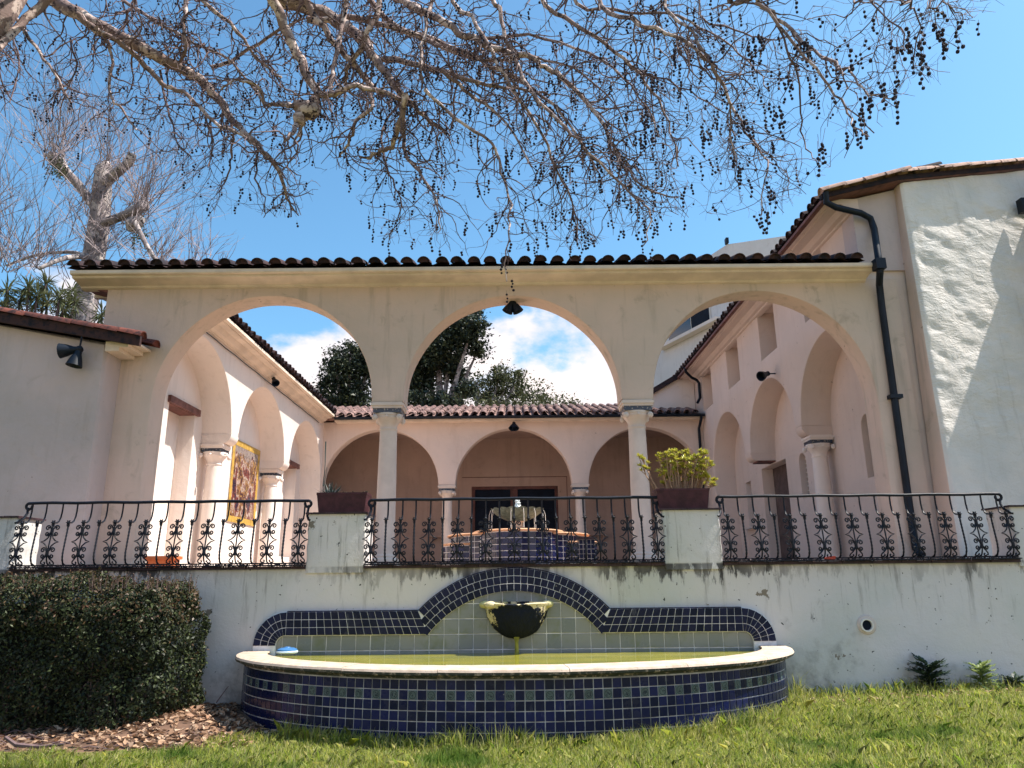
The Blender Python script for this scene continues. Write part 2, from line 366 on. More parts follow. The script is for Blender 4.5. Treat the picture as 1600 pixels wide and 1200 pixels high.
def deco_mat():
    t = NT('decorated_glaze'); tc = t.n('ShaderNodeTexCoord'); p = tc.outputs['Object']
    oi = t.n('ShaderNodeObjectInfo'); cmb = t.n('ShaderNodeVectorMath'); cmb.operation = 'ADD'; t.l(p, cmb.inputs[0])
    mul = t.math('MULTIPLY', oi.outputs['Random'], 40.0); t.l(mul, cmb.inputs[1])
    ln = t.n('ShaderNodeVectorMath'); ln.operation = 'LENGTH'; t.l(t.mapped((1, 0, 1), src=p), ln.inputs[0]); d = ln.outputs['Value']
    ring = t.math('MULTIPLY', t.rng(d, 0.032, 0.034), t.rng(d, 0.042, 0.039)); blot = t.math('MULTIPLY', t.rng(t.noise(60, 3, 0.6, vec=cmb.outputs[0]), 0.47, 0.53), t.rng(d, 0.030, 0.026))
    col = t.mix(t.math('MAXIMUM', ring, blot), (0.10, 0.135, 0.135), (0.012, 0.022, 0.04))
    corner = t.rng(d, 0.050, 0.053); col = t.mix(corner, col, (0.05, 0.10, 0.13)); return t.fin(col, 0.2, None, 0.5)
M_deco = deco_mat()
def water_mat():
    t = NT('murky_green_water'); a = t.noise(1.3, 5, 0.6, vec=t.mapped((1, 2.2, 1))); col = t.mix(t.rng(a, 0.35, 0.65), (0.30, 0.27, 0.03), (0.20, 0.20, 0.03))
    s = t.noise(14, 6, 0.75, vec=t.mapped((1, 2, 1))); k = t.rng(s, 0.66, 0.70); col = t.mix(k, col, (0.55, 0.50, 0.15))
    return t.fin(col, t.math('ADD', 0.04, t.math('MULTIPLY', k, 0.6)), t.bump(t.noise(7, 3, 0.6, vec=t.mapped((1, 2.5, 1))), 0.12, 0.01), 0.22)
M_water = water_mat()
def bowl_mat():
    t = NT('mossy_cast_stone'); x, y, z = t.sep()[0:3]
    n = t.noise(7, 7, 0.72); n2 = t.noise(2.6, 5, 0.6, vec=t.mapped((1.6, 1, 0.45), (0.4, 0, 0)))
    col = t.mix(t.rng(t.noise(4), 0.4, 0.65), (0.66, 0.56, 0.36), (0.50, 0.47, 0.22))
    up = t.rng(z, 1.19, 1.26, 0.0, 0.22, False); side = t.rng(t.math('ABSOLUTE', t.math('SUBTRACT', x, 0.05)), 0.1, 0.44, 0.26, -0.10, False)
    s = t.math('ADD', t.math('SUBTRACT', t.math('ADD', t.math('MULTIPLY', n, 0.85), t.math('MULTIPLY', n2, 0.65)), up), side)
    k = t.rng(s, 0.675, 0.72); col = t.mix(k, col, (0.008, 0.011, 0.02))
    return t.fin(col, 0.85, t.bump(t.noise(28, 6, 0.7), 0.8, 0.02), 0.2)
M_bowl = bowl_mat()
M_planter = simple('terracotta_planter_glaze', (0.055, 0.016, 0.022), 0.6, 0.35, 8, 0.4, 25)
M_soil = simple('soil', (0.04, 0.028, 0.02), 0.95, 0.4, 20, 0.6, 40)
def leaf_mat(name, cols, rough=0.5, trans=0.25, spec=0.3, pos_mix=None):
    t = NT(name); r = t.geo.outputs['Random Per Island']
    rp = t.n('ShaderNodeValToRGB'); e = rp.color_ramp.elements; e[0].color = (*cols[0], 1); e[1].color = (*cols[-1], 1)
    for i, c in enumerate(cols[1:-1]): q = e.new((i+1)/(len(cols)-1)); q.color = (*c, 1)
    t.l(r, rp.inputs[0]); col = rp.outputs[0]
    if pos_mix: a, b, c, sc = pos_mix; col = t.mix(t.rng(t.noise(sc, 3), a, b), col, c)
    m = t.fin(col, rough, None, spec)
    if trans:
        tr = t.n('ShaderNodeBsdfTranslucent'); t.l(col, tr.inputs[0]); mx = t.n('ShaderNodeMixShader'); mx.inputs[0].default_value = trans
        t.l(t.b.outputs[0], mx.inputs[1]); t.l(tr.outputs[0], mx.inputs[2]); t.l(mx.outputs[0], t.nt.nodes['Material Output'].inputs[0])
    return m
def bark_mat(name, c1, c2, c3, sc=5):
    t = NT(name); a = t.noise(sc, 6, 0.65, dist=0.6); col = t.mix(t.rng(a, 0.42, 0.5), c1, c2); b = t.noise(sc*2.7, 5, 0.6); col = t.mix(t.rng(b, 0.56, 0.62), col, c3)
    return t.fin(col, 0.85, t.bump(t.noise(sc*8, 5), 0.5, 0.01), 0.2)
M_bark = bark_mat('sycamore_bark', (0.58, 0.46, 0.41), (0.24, 0.17, 0.155), (0.07, 0.05, 0.05))
M_bark2 = bark_mat('pale_plane_bark', (0.50, 0.43, 0.40), (0.24, 0.20, 0.20), (0.07, 0.06, 0.06), 2.5)
M_twig = simple('twig_bark', (0.13, 0.085, 0.085), 0.8, 0.3, 8, 0.2)
M_twig2 = simple('pale_twig_bark', (0.26, 0.205, 0.205), 0.8, 0.3, 4, 0.2)
M_seed = simple('seed_ball', (0.022, 0.017, 0.03), 0.9, 0.4, 30, 0.5, 60)

# ================================================================ GROUND
def gz(x, y):
    """height of the lawn"""
    b = 0.02*x*0.55 + 0.03*noise.noise(Vector((x*0.5, y*0.5, 0))) + 0.012*noise.noise(Vector((x*2.1, y*2.1, 3)))
    b = max(-0.2, min(0.12, b))
    f_ = max(0.0, min(1.0, (10.3-y)/2.0)); b -= 0.10*f_*f_*(3-2*f_)
    b += 0.05*math.exp(-((x-6.2)**2)/3.0-((y-10.2)**2)/0.8) - 0.03*math.exp(-((x-3.9)**2+(y-10.4)**2)/0.8)
    return b
M_lawn = None
def lawn_mat():
    t = NT('lawn_soil'); a = t.noise(1.5, 5, 0.6); col = t.mix(t.rng(a, 0.4, 0.6), (0.12, 0.14, 0.035), (0.16, 0.13, 0.06))
    return t.fin(col, 0.95, t.bump(t.noise(25, 5), 0.6, 0.02), 0.1)
M_lawn = lawn_mat()
xs = [-400, -120, -40, -20]+list(np.arange(-12, 12.01, 0.25))+[20, 40, 120, 400]
ys = [-400, -100, -30, -8]+list(np.arange(-2, 11.01, 0.25))
mb = MB(); nx = len(xs)
for y in ys:
    for x in xs: mb.v.append((x, y, gz(x, y) if abs(x) < 15 and y > -5 else 0.0 if abs(x) > 30 else gz(x, y)*0.3))
for j in range(len(ys)-1):
    for i in range(nx-1): mb.f.append((j*nx+i, j*nx+i+1, (j+1)*nx+i+1, (j+1)*nx+i))
struct(mb.obj('ground', M_lawn, None, 60, False))
FL = 1.78
M_pave = simple('terrace_paving', (0.42, 0.31, 0.25), 0.85, 0.2, 1.5, 0.3, 15)
mb = MB(); mb.box((-7.6, 10.97, 1.2), (7.5, 29.5, FL)); struct(mb.obj('terrace_floor', M_pave))
M_dirt = simple('upper_ground_earth', (0.12, 0.11, 0.06), 0.95, 0.3, 0.5, 0.4, 5)
mb = MB(); mb.add([(-500, 10.97, 1.7), (500, 10.97, 1.7), (500, 900, 1.7), (-500, 900, 1.7)], [(0, 1, 2, 3)]); struct(mb.obj('upper_ground', M_dirt))

# ================================================================ ROOF TILES
def barrel_mesh(name, mat, r0=0.118, r1=0.098, L=0.46, th=0.016, n=8, cap=True):
    """convex clay tile; runs along +y from its wide lower end at y=0"""
    mb = MB(); ro = [(r0, 0), (r1, L)]
    for (r, y) in ro:
        for k in range(n+1):
            a = pi*k/n; mb.v.append((cos(a)*r, y, sin(a)*r*0.92))
        for k in range(n+1):
            a = pi*k/n; mb.v.append((cos(a)*(r-th), y, sin(a)*(r-th)*0.92))
    m = n+1
    for k in range(n):
        mb.f.append((k, k+1, 2*m+k+1, 2*m+k)); mb.f.append((m+k, 3*m+k, 3*m+k+1, m+k+1)); mb.f.append((k, m+k, m+k+1, k+1)); mb.f.append((2*m+k, 2*m+k+1, 3*m+k+1, 3*m+k))
    if cap:   # mortar plug a little inside the mouth
        b = len(mb.v)
        mb.v += [(cos(pi*k/n)*(r0-th), 0.035, sin(pi*k/n)*(r0-th)*0.92) for k in range(n+1)]; mb.f.append(tuple(b+k for k in range(n+1)))
    return mb.mesh(name, mat, 40)
BT = barrel_mesh('roof_tile', M_tile); BTD = barrel_mesh('roof_tile', M_tiledark)
BTS = barrel_mesh('roof_tile', M_tile, cap=False)
def tile_roof(root, origin, along, upslope, ncols, nrows, pitch=0.306, course=0.36, mesh=None, maxparts=300, jitter=0.02, name='roof_tile', joinmat=None, pan=True, zlift=0.02):
    """rows of barrel tiles; origin = eave start; along = unit vector along the eave; upslope = unit vector up the roof"""
    along = Vector(along).normalized(); up = Vector(upslope).normalized(); nrm = along.cross(up)
    if nrm.z < 0: nrm = -nrm
    x = up.cross(nrm).normalized()
    k = 0; rest = MB(); src = mesh
    for r in range(nrows):
        for c in range(ncols):
            p = Vector(origin)+along*(c*pitch+pitch/2+random.uniform(-jitter, jitter))+up*(r*course+random.uniform(-jitter*1.5, jitter*1.5))+nrm*(zlift+0.014*random.random())
            R = Matrix((x, up, nrm)).transposed().to_4x4()
            tw = Matrix.Rotation(random.gauss(0, 0.02), 4, 'Z') @ Matrix.Rotation(radians(3)+random.gauss(0, 0.012), 4, 'X')
            Mx = Matrix.Translation(p) @ R @ tw
            if k < maxparts: inst(name, src, root, Mx)
            else: rest.add([Mx @ v.co for v in src.vertices], [tuple(f.vertices) for f in src.polygons])
            k += 1
    if rest.v: tag(rest.obj('upper_roof_tiles', joinmat or src.materials[0], root, 40, False), kind='stuff')
    # channel (pan) sheet under the covers: one ribbed sheet
    if pan:
        W_ = ncols*pitch; L_ = nrows*course+0.1; s = MB(); cols = ncols*6+1
        for j in (0, 1):
            for i in range(cols):
                u = i/(cols-1)*W_; q = (u/pitch) % 1.0; h = -0.035*cos((q-0.0)*2*pi)
                s.v.append(tuple(Vector(origin)+along*u+up*(0.02+j*L_)+nrm*(zlift-0.005+h)))
        for i in range(cols-1): s.f.append((i, i+1, cols+i+1, cols+i))
        s.obj('pan_tiles', joinmat or src.materials[0], root, 50, False)

# ================================================================ COLUMNS
def column(root, x, y, z0=FL, z1=4.72, r=0.165, mat=None, ab=0.30, abx=None, band=True, name='column'):
    mat = mat or M_stone; abx = abx or ab
    cbx = bpy.data.objects.new(name, None); link(cbx, root, Matrix.Translation((x, y, z0)))
    m = MB(); m.box((x-r*1.55, y-r*1.55, z0), (x+r*1.55, y+r*1.55, z0+0.10)); m.lathe([(r*1.45, 0.10), (r*1.5, 0.13), (r*1.42, 0.17), (r*1.2, 0.19), (r*1.22, 0.22), (r*1.08, 0.25)], (x, y, z0)); m.obj('base', mat, cbx, 35)
    h = z1-z0; m = MB()
    m.lathe([(r*1.06, 0.25), (r*1.0, 0.32), (r*0.99, h*0.45), (r*0.90, h-0.50), (r*0.95, h-0.49), (r*0.97, h-0.465), (r*0.9, h-0.445)], (x, y, z0), 32); m.obj('shaft', mat, cbx, 35)
    m = MB(); zt = h-0.19
    m.lathe([(r*0.90, h-0.445), (r*0.92, h-0.40), (r*1.1, h-0.34), (r*1.35, h-0.29), (r*1.45, h-0.255), (r*1.42, h-0.235), (r*1.5, h-0.225), (r*1.5, zt)], (x, y, z0), 32)
    for sx in (-1, 1):       # volutes at the corners
        for sy in (-1, 1): m.ball((x+sx*r*1.28, y+sy*r*1.28, z0+h-0.275), 0.055, 8, 5, (1, 1, 1.1))
        m.ball((x, y+sx*r*1.5, z0+h-0.26), 0.03, 6, 4); m.ball((x+sx*r*1.5, y, z0+h-0.26), 0.03, 6, 4)
    m.obj('capital', mat, cbx, 50)
    m = MB(); m.box((x-abx*0.86, y-ab*0.86, z0+zt), (x+abx*0.86, y+ab*0.86, z0+h-0.11)); m.obj('tile_band', M_band, cbx)
    m = MB(); m.box((x-abx*0.93, y-ab*0.93, z0+h-0.11), (x+abx*0.93, y+ab*0.93, z0+h-0.065)); m.box((x-abx, y-ab, z0+h-0.0648), (x+abx, y+ab, z0+h-0.015))
    m.box((x-abx*0.9, y-ab*0.9, z0+h-0.0148), (x+abx*0.9, y+ab*0.9, z0+h+0.004)); m.obj('abacus', mat, cbx)
    return cbx

# ================================================================ FRONT ARCADE
SP = 4.72
arcade = thing('arcade', 'tall cream plastered arcade with three open round arches under a dark tiled eave', 'arcade', (0, 13.25, FL))
def fnY(Y0): return lambda u, z, d: (u, Y0+d, z)
RA = 2.0
arches = [(-4.56, 2.01), (0.0, 1.975), (4.60, 2.03)]
out = [(-7.63, FL-0.3)]
# counter-clockwise outline with the arches as notches
pts = [(-7.63, FL-0.1)]
for i, (c, r) in enumerate(arches):
    zb = FL-0.1 if i == 0 else SP
    ze = FL-0.1 if i == 2 else SP
    n = 48; a = []
    a.append((c-r, zb))
    if i == 0: a.append((c-r, SP))
    a += [(c-r*cos(pi*k/n), SP+0.04+r*1.01*sin(pi*k/n)) for k in range(0, n+1)]
    if i == 2: a.append((c+r, ze))
    else: a.append((c+r, SP))
    # drop near duplicate points
    b = [a[0]]
    for p in a[1:]:
        if abs(p[0]-b[-1][0])+abs(p[1]-b[-1][1]) > 0.004: b.append(p)
    pts += b
pts += [(6.655, FL-0.1)] if False else []
pts[-1] = (pts[-1][0], FL-0.1)
pts += [(7.3, FL-0.1), (7.3, 7.03), (-7.63, 7.03)]
mb = MB(); wall_poly(mb, pts, [], fnY(13.0), 0.5, 0.03, True, keep=lambda u, z: abs(u) > 7 or z < FL or z > 7.0)
mb.obj('wall', M_arc, arcade, 38)
for x in (-2.27, 2.28): column(arcade, x, 13.25, r=0.172, ab=0.275, abx=0.295, mat=M_stone)
# cornice: cove, roll and fascia swept along the front and the back
prof = [(0.0, 6.955), (-0.05, 6.975), (-0.065, 7.0), (-0.20, 7.03), (-0.34, 7.045), (-0.36, 7.06), (-0.365, 7.085), (-0.43, 7.09), (-0.445, 7.11), (-0.445, 7.165), (0.1, 7.165), (0.1, 6.955)]
mb = MB()
for sgn, Y in ((1, 12.998), (-1, 13.502)):
    n = len(prof); q = [(x, Y+sgn*p[0], p[1]) for x in (-8.12, 6.70 if sgn > 0 else 6.6) for p in prof]
    mb.add(q, [tuple(range(n)), tuple(range(2*n-1, n-1, -1))]+[(i, (i+1) % n, (i+1) % n+n, i+n) for i in range(n)])
mb.obj('cornice', M_cream, arcade, 30)
mb = MB(); mb.add([(-8.12, 13.0, 7.03), (-7.632, 13.0, 6.90), (-7.632, 13.5, 6.90), (-8.12, 13.5, 7.03), (-8.12, 13.0, 7.16), (-7.632, 13.0, 7.16), (-7.632, 13.5, 7.16), (-8.12, 13.5, 7.16)],
                  [(0, 1, 2, 3), (4, 7, 6, 5), (0, 4, 5, 1), (1, 5, 6, 2), (2, 6, 7, 3), (3, 7, 4, 0)]); mb.obj('verge_soffit', M_beam, arcade)
tl = radians(17)
tile_roof(arcade, (-8.17, 12.50, 7.205), (1, 0, 0), (0, cos(tl), sin(tl)), 48, 2, mesh=BTD, course=0.40)
mb = MB(); mb.prism([(12.56, 7.166), (13.94, 7.166), (13.25, 7.40)], lambda u, z, d: (d, u, z), -8.12, 6.69); mb.obj('roof_deck', M_tiledark, arcade)
# ridge
for k in range(36):
    inst('ridge_tile', BTD, arcade, Matrix.Translation((-8.15+k*0.412, 13.25, 7.40+0.01*(k % 2))) @ Matrix.Rotation(-pi/2, 4, 'Z'))

# ================================================================ LEFT WING (thick wall with three niches facing the court)
lw = thing('left_wing', 'sunlit cream wing left of the court with three deep arched niches', 'building', (-7.1, 19, FL))
XL = -6.6; ND = 0.70
def fnL(u, z, d): return (XL-d, u, z)
LA = [(15.10, 1.90), (19.28, 1.83), (23.42, 1.80)]
pts = [(13.5, FL-0.1)]
for i, (c, r) in enumerate(LA):
    zb = FL-0.1 if i == 0 else SP+0.22
    a = arch_pts(c, r, SP+0.05, zb, 36)
    if i > 0: a[0] = (c-r, SP+0.22); a = [p for k, p in enumerate(a) if not (k > 0 and k < 4 and p[1] < SP+0.23)]
    if i < 2: a[-1] = (c+r, SP+0.22); a = [p for k, p in enumerate(a) if not (k < len(a)-1 and k > len(a)-6 and p[1] < SP+0.23)]
    pts += a
pts += [(25.35, FL-0.1), (25.35, 6.95), (13.5, 6.95)]
mb = MB(); wall_poly(mb, pts, [], fnL, ND, 0.035, False, keep=lambda u, z: u > 25.3 or z > 6.9 or z < FL or u < 13.51)
mb.obj('wall', M_white, lw, 38)
# rounded cushions that carry the spandrels in to the capitals, and the columns
def cushion(root, sx, X, yc, w, mat):
    m = MB(); nn = 8
    for k in range(nn+1):
        a = pi/2*k/nn; off = 0.17*(1-sin(a)); z = SP+0.22*(k/nn)
        z = SP+0.005+0.217*(1-cos(a)); xa = X+sx*(off); m.v += [(xa, yc-w/2+0.0*off, z), (xa, yc+w/2, z), (X+sx*ND, yc+w/2, z), (X+sx*ND, yc-w/2, z)]
    for k in range(nn):
        for i in range(4): j = (i+1) % 4; m.f.append((4*k+i, 4*k+j, 4*k+4+j, 4*k+4+i))
    m.f.append((0, 1, 2, 3)); m.f.append((4*nn+3, 4*nn+2, 4*nn+1, 4*nn)); m.obj('corbel', mat, root, 30)
for (y0, y1) in ((17.0, 17.45), (21.11, 21.62)):
    cushion(lw, -1, XL, (y0+y1)/2, y1-y0+0.02, M_white); column(lw, XL-0.43, (y0+y1)/2, r=0.19, ab=0.27, abx=0.27, mat=M_white)
# niche back wall with a door, and a window
dz = 5.42
holes = [[(15.25, FL+0.03), (16.55, FL+0.03), (16.55, dz), (15.25, dz)], [(23.35, FL+0.55), (24.75, FL+0.55), (24.75, 5.38), (23.35, 5.38)]]
mb = MB(); wall_poly(mb, [(13.5, FL-0.1), (25.35, FL-0.1), (25.35, 6.95), (13.5, 6.95)], holes, lambda u, z, d: (XL-ND-d, u, z), 0.36, 0.02, True, keep=lambda u, z: True)
mb.obj('niche_wall', M_white, lw, 38)
def french(root, X, y0, y1, z0, z1, nm, s=-1, rows=5):
    d = bpy.data.objects.new(nm, None); link(d, root, Matrix.Translation((X, (y0+y1)/2, z0)))
    f = MB(); t = 0.07
    f.box((X-0.03, y0, z0), (X+0.03, y0+t, z1)); f.box((X-0.03, y1-t, z0), (X+0.03, y1, z1)); f.box((X-0.03, y0+t, z1-t), (X+0.03, y1-t, z1)); f.box((X-0.03, y0+t, z0), (X+0.03, y1-t, z0+0.2))
    m = (y0+y1)/2; f.box((X-0.03, m-0.05, z0+0.2), (X+0.03, m+0.05, z1-t))
    for k in range(1, rows): z = z0+0.2+(z1-t-z0-0.2)*k/rows; f.box((X-0.02, y0+t, z-0.015), (X+0.02, m-0.05, z+0.015)); f.box((X-0.02, m+0.05, z-0.015), (X+0.02, y1-t, z+0.015))
    f.obj('frame', M_frame, d)
    g = MB(); g.box((X-0.008, y0+t, z0+0.2), (X+0.008, m-0.05, z1-t)); g.obj('pane', M_glass, d); g = MB(); g.box((X-0.008, m+0.05, z0+0.2), (X+0.008, y1-t, z1-t)); g.obj('pane', M_glass, d)
    return d
french(lw, XL-ND-0.40, 15.25, 16.55, FL, dz-0.14, 'door'); french(lw, XL-ND-0.40, 23.35, 24.75, FL+0.55, 5.26, 'window')
for (y0, y1, zt) in ((15.15, 16.68, dz), (23.3, 24.85, 5.38)):
    m = MB(); m.box((XL-ND-0.36, y0+0.1, zt-0.13), (XL-ND-0.02, y1-0.12, zt-0.004)); m.box((XL-ND+0.004, y0, zt-0.13), (XL-ND+0.07, y1, zt+0.02)); m.obj('lintel', M_beam, lw)
mb = MB(); mb.box((-7.72, 13.505, FL-0.1), (-7.661, 25.35, 6.95)); mb.obj('outer_wall', M_white, lw)
# cornice along the court side
def cornice_y(root, X, s, y0, y1, zt, mat, ov=0.47):
    pf = [(0, zt-0.24), (0.05, zt-0.22), (0.06, zt-0.19), (0.14, zt-0.17), (0.20, zt-0.10), (0.22, zt-0.075), (ov-0.10, zt-0.06), (ov-0.09, zt-0.035), (ov, zt-0.03), (ov, zt+0.04), (-0.1, zt+0.04), (-0.1, zt-0.24)]
    m = MB(); n = len(pf); q = [(X+s*p[0], y, p[1]) for y in (y0, y1) for p in pf]
    m.add(q, [tuple(range(n)), tuple(range(2*n-1, n-1, -1))]+[(i, (i+1) % n, (i+1) % n+n, i+n) for i in range(n)]); return m.obj('cornice', mat, root, 30)
cornice_y(lw, XL, 1, 13.99, 24.9, 7.08, M_cream); cornice_y(lw, -7.72, -1, 13.99, 25.2, 7.08, M_cream, 0.4)
tile_roof(lw, (-6.08, 13.9, 7.17), (0, 1, 0), (-cos(tl), 0, sin(tl)), 36, 3, mesh=BTD, course=0.4)
mb = MB(); mb.prism([(-6.14, 7.125), (-8.2, 7.125), (-7.16, 7.44)], lambda u, z, d: (u, d, z), 13.9, 25.1); mb.obj('roof_deck', M_tiledark, lw)
# hanging cable under the cornice
mb = MB(); mb.tube([(XL+0.03, 14.0+k*0.7, 6.79-0.012*(k % 2)) for k in range(16)], 0.012, 5); mb.obj('cable', M_iron, lw)

# ================================================================ TILE MURAL (generic picture of robed figures in a yellow frame)
mur = thing('tile_mural', 'painted tile picture of standing figures in a yellow frame on the sunlit niche wall', 'mural', (XL-ND+0.01, 19.95, 3.1))
def mural_mat():
    t = NT('painted_mural_tiles'); _, y, z = t.sep()[0:3]
    u = t.math('SUBTRACT', y, 18.95); v = t.math('SUBTRACT', z, 3.0)
    sky = t.mix(t.rng(v, 1.0, 1.9), (0.20, 0.14, 0.12), (0.26, 0.21, 0.19))
    # bodies: vertical blotches in robes of several colours
    w = t.n('ShaderNodeTexNoise'); w.inputs['Scale'].default_value = 1.0; w.inputs['Detail'].default_value = 4; t.l(t.mapped((1, 3.4, 1.9), (2, 0.3, 0.5)), w.inputs[0])
    rp = t.n('ShaderNodeValToRGB'); e = rp.color_ramp.elements; rp.color_ramp.interpolation = 'CONSTANT'
    cs = [(0.0, (0.03, 0.02, 0.04)), (0.38, (0.16, 0.045, 0.035)), (0.45, (0.42, 0.31, 0.26)), (0.50, (0.26, 0.13, 0.05)), (0.55, (0.08, 0.03, 0.03)), (0.60, (0.36, 0.20, 0.06)), (0.66, (0.05, 0.03, 0.04))]
    e[0].position = 0; e[0].color = (*cs[0][1], 1); e[1].position = cs[1][0]; e[1].color = (*cs[1][1], 1)
    for p_, c_ in cs[2:]: q = e.new(p_); q.color = (*c_, 1)
    t.l(w.outputs[0], rp.inputs[0])
    edge = t.noise(1.0, 5, 0.7, vec=t.mapped((1, 5, 2.2), (0, 7, 0))); top = t.rng(t.math('SUBTRACT', t.math('ADD', v, t.math('MULTIPLY', edge, -1.0)), 1.30), 0.02, 0.06)
    col = t.mix(top, rp.outputs[0], sky); sm = t.noise(14, 4, 0.7); col = t.mix(t.math('MULTIPLY', t.rng(sm, 0.5, 0.62), 0.5), col, (0.05, 0.02, 0.03))
    return t.fin(col, 0.25, None, 0.5)
M_mural = mural_mat(); M_yel = simple('yellow_glaze', (0.46, 0.28, 0.06), 0.5, 0.25, 9, 0.1)
my0, my1, mz0, mz1 = 18.92, 20.98, 3.08, 5.22
mb = MB(); mb.box((XL-ND, my0, mz0), (XL-ND+0.022, my1, mz1)); mb.obj('grout_bed', M_grout, mur)
fw = 0.15
fr = MB()
fr.box((XL-ND+0.022, my0, mz0), (XL-ND+0.035, my0+fw, mz1)); fr.box((XL-ND+0.022, my1-fw, mz0), (XL-ND+0.035, my1, mz1))
fr.box((XL-ND+0.022, my0+fw+.002, mz0), (XL-ND+0.035, my1-fw-.002, mz0+fw)); fr.box((XL-ND+0.022, my0+fw+.002, mz1-fw), (XL-ND+0.035, my1-fw-.002, mz1)); fr.obj('frame', M_yel, mur)
nc, nr = 8, 9; tw_ = (my1-my0-2*fw)/nc; th_ = (mz1-mz0-2*fw)/nr
me = grid_tile(tw_-0.007, th_-0.007, 0.012, 0.003).mesh('picture_tile', M_mural)
for i in range(nc):
    for j in range(nr):
        inst('picture_tile', me, mur, Matrix.Translation((XL-ND+0.022, my0+fw+(i+.5)*tw_, mz0+fw+(j+.5)*th_)) @ Matrix.Rotation(pi/2, 4, 'Z'))

# ================================================================ BACK WING
bw = thing('back_wing', 'pink wing across the back of the court with three arches and a low tiled roof', 'building', (0, 27, FL))
YB = 25.3
BA = [(-4.56, 2.0), (0.02, 2.0), (4.60, 2.0)]
pts = [(-6.62, FL-0.1)]
for i, (c, r) in enumerate(BA):
    zb = FL-0.1 if i == 0 else SP; a = arch_pts(c, r, SP-0.04, zb, 44)
    if i > 0: a[0] = (c-r, SP)
    a[-1] = (c+r, SP if i < 2 else FL-0.1)
    b = [a[0]]
    for p in a[1:]:
        if (i > 0 or p[0] > c) and p[1] < SP-0.001 and not (i == 2 and p[0] > c): continue
        if abs(p[0]-b[-1][0])+abs(p[1]-b[-1][1]) > 0.004: b.append(p)
    pts += b
pts += [(6.7, FL-0.1), (6.7, 6.95), (-6.62, 6.95)]
mb = MB(); wall_poly(mb, pts, [], fnY(YB), 0.42, 0.03, True, keep=lambda u, z: abs(u) > 6.601 or z > 6.9 or z < FL)
mb.obj('wall', M_pink, bw, 38)
for x in (-2.27, 2.31): column(bw, x, YB+0.21, r=0.185, ab=0.24, abx=0.31, mat=M_stone, z1=SP)
YI = 28.3
door_hole = [(-1.58, FL-0.02), (1.72, FL-0.02), (1.72, 5.02), (-1.58, 5.02)]
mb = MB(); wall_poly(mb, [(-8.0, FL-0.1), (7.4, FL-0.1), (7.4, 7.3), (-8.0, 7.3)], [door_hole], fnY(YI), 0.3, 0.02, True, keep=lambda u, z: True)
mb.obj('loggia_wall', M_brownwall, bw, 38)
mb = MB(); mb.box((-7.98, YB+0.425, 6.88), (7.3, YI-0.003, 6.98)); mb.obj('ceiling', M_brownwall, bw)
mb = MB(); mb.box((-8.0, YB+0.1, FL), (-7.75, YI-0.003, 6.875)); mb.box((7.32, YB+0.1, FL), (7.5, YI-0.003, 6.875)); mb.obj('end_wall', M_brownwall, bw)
dr = bpy.data.objects.new('door', None); link(dr, bw, Matrix.Translation((0.07, YI, FL)))
m = MB(); m.box((-1.575, YI+0.03, FL), (-1.46, YI+0.12, 5.015)); m.box((1.60, YI+0.03, FL), (1.715, YI+0.12, 5.015)); m.box((-1.458, YI+0.03, 4.91), (1.598, YI+0.12, 5.015)); m.obj('frame', M_wood, dr)
m = MB(); m.box((-0.10, YI+0.02, FL), (0.17, YI+0.13, 4.905)); m.obj('mullion', M_wood, dr)
for x0, x1 in ((-1.455, -0.105), (0.175, 1.595)):
    m = MB(); m.box((x0, YI+0.08, FL), (x1, YI+0.11, 4.9))
    for k in range(4): z = FL+0.2+k*0.73; m.box((x0+0.1, YI+0.065, z), (x1-0.1, YI+0.079, z+0.62))
    m.obj('door_leaf', M_dark, dr)
m = MB(); m.box((-1.9, YI+0.31, FL), (2.0, YI+0.36, 5.2)); m.obj('door_light_block', M_dark, dr)  # added unseen backing, blocks light leaking through gaps round the leaves
m = MB(); m.box((-1.95, YI-0.006, 5.36), (2.08, YI-0.002, 5.385)); m.box((2.055, YI-0.006, FL), (2.08, YI-0.002, 5.358)); m.obj('surround_groove', M_wood, bw)
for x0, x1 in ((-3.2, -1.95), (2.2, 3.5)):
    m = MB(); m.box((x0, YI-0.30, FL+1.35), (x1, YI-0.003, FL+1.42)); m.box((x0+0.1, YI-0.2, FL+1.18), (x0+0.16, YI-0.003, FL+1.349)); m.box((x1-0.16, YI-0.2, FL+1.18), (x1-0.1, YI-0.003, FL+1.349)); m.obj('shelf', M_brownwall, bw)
sl = radians(16.3)
m = MB(); m.prism([(24.86, 7.02), (33.0, 7.02), (28.95, 8.22)], lambda u, z, d: (d, u, z), -8.1, 6.64); m.obj('roof_deck', M_tile, bw)
tile_roof(bw, (-7.9, 24.82, 7.055), (1, 0, 0), (0, cos(sl), sin(sl)), 47, 11, mesh=BTS, course=0.385, maxparts=282)
for k in range(35): inst('ridge_tile', BT, bw, Matrix.Translation((-8.1+k*0.42, 28.95, 8.22+0.012*(k % 2))) @ Matrix.Rotation(-pi/2, 4, 'Z'))
def gutter_x(root, x0, x1, y, z, r=0.075, mat=None):
    m = MB(); n = 8
    for x in (x0, x1):
        for k in range(n+1): a = pi+pi*k/n; m.v.append((x, y+cos(a)*r, z+sin(a)*r))
        for k in range(n+1): a = pi+pi*k/n; m.v.append((x, y+cos(a)*(r-0.008), z+sin(a)*(r-0.008)))
    q = n+1
    for k in range(n): m.f += [(k, k+1, 2*q+k+1, 2*q+k), (q+k, 3*q+k, 3*q+k+1, q+k+1)]
    m.f += [(0, 2*q, 3*q, q), (n, q+n, 3*q+n, 2*q+n), tuple(range(q)), tuple(2*q+k for k in range(q))]
    return m.obj('gutter', mat or M_gutter, root, 40)
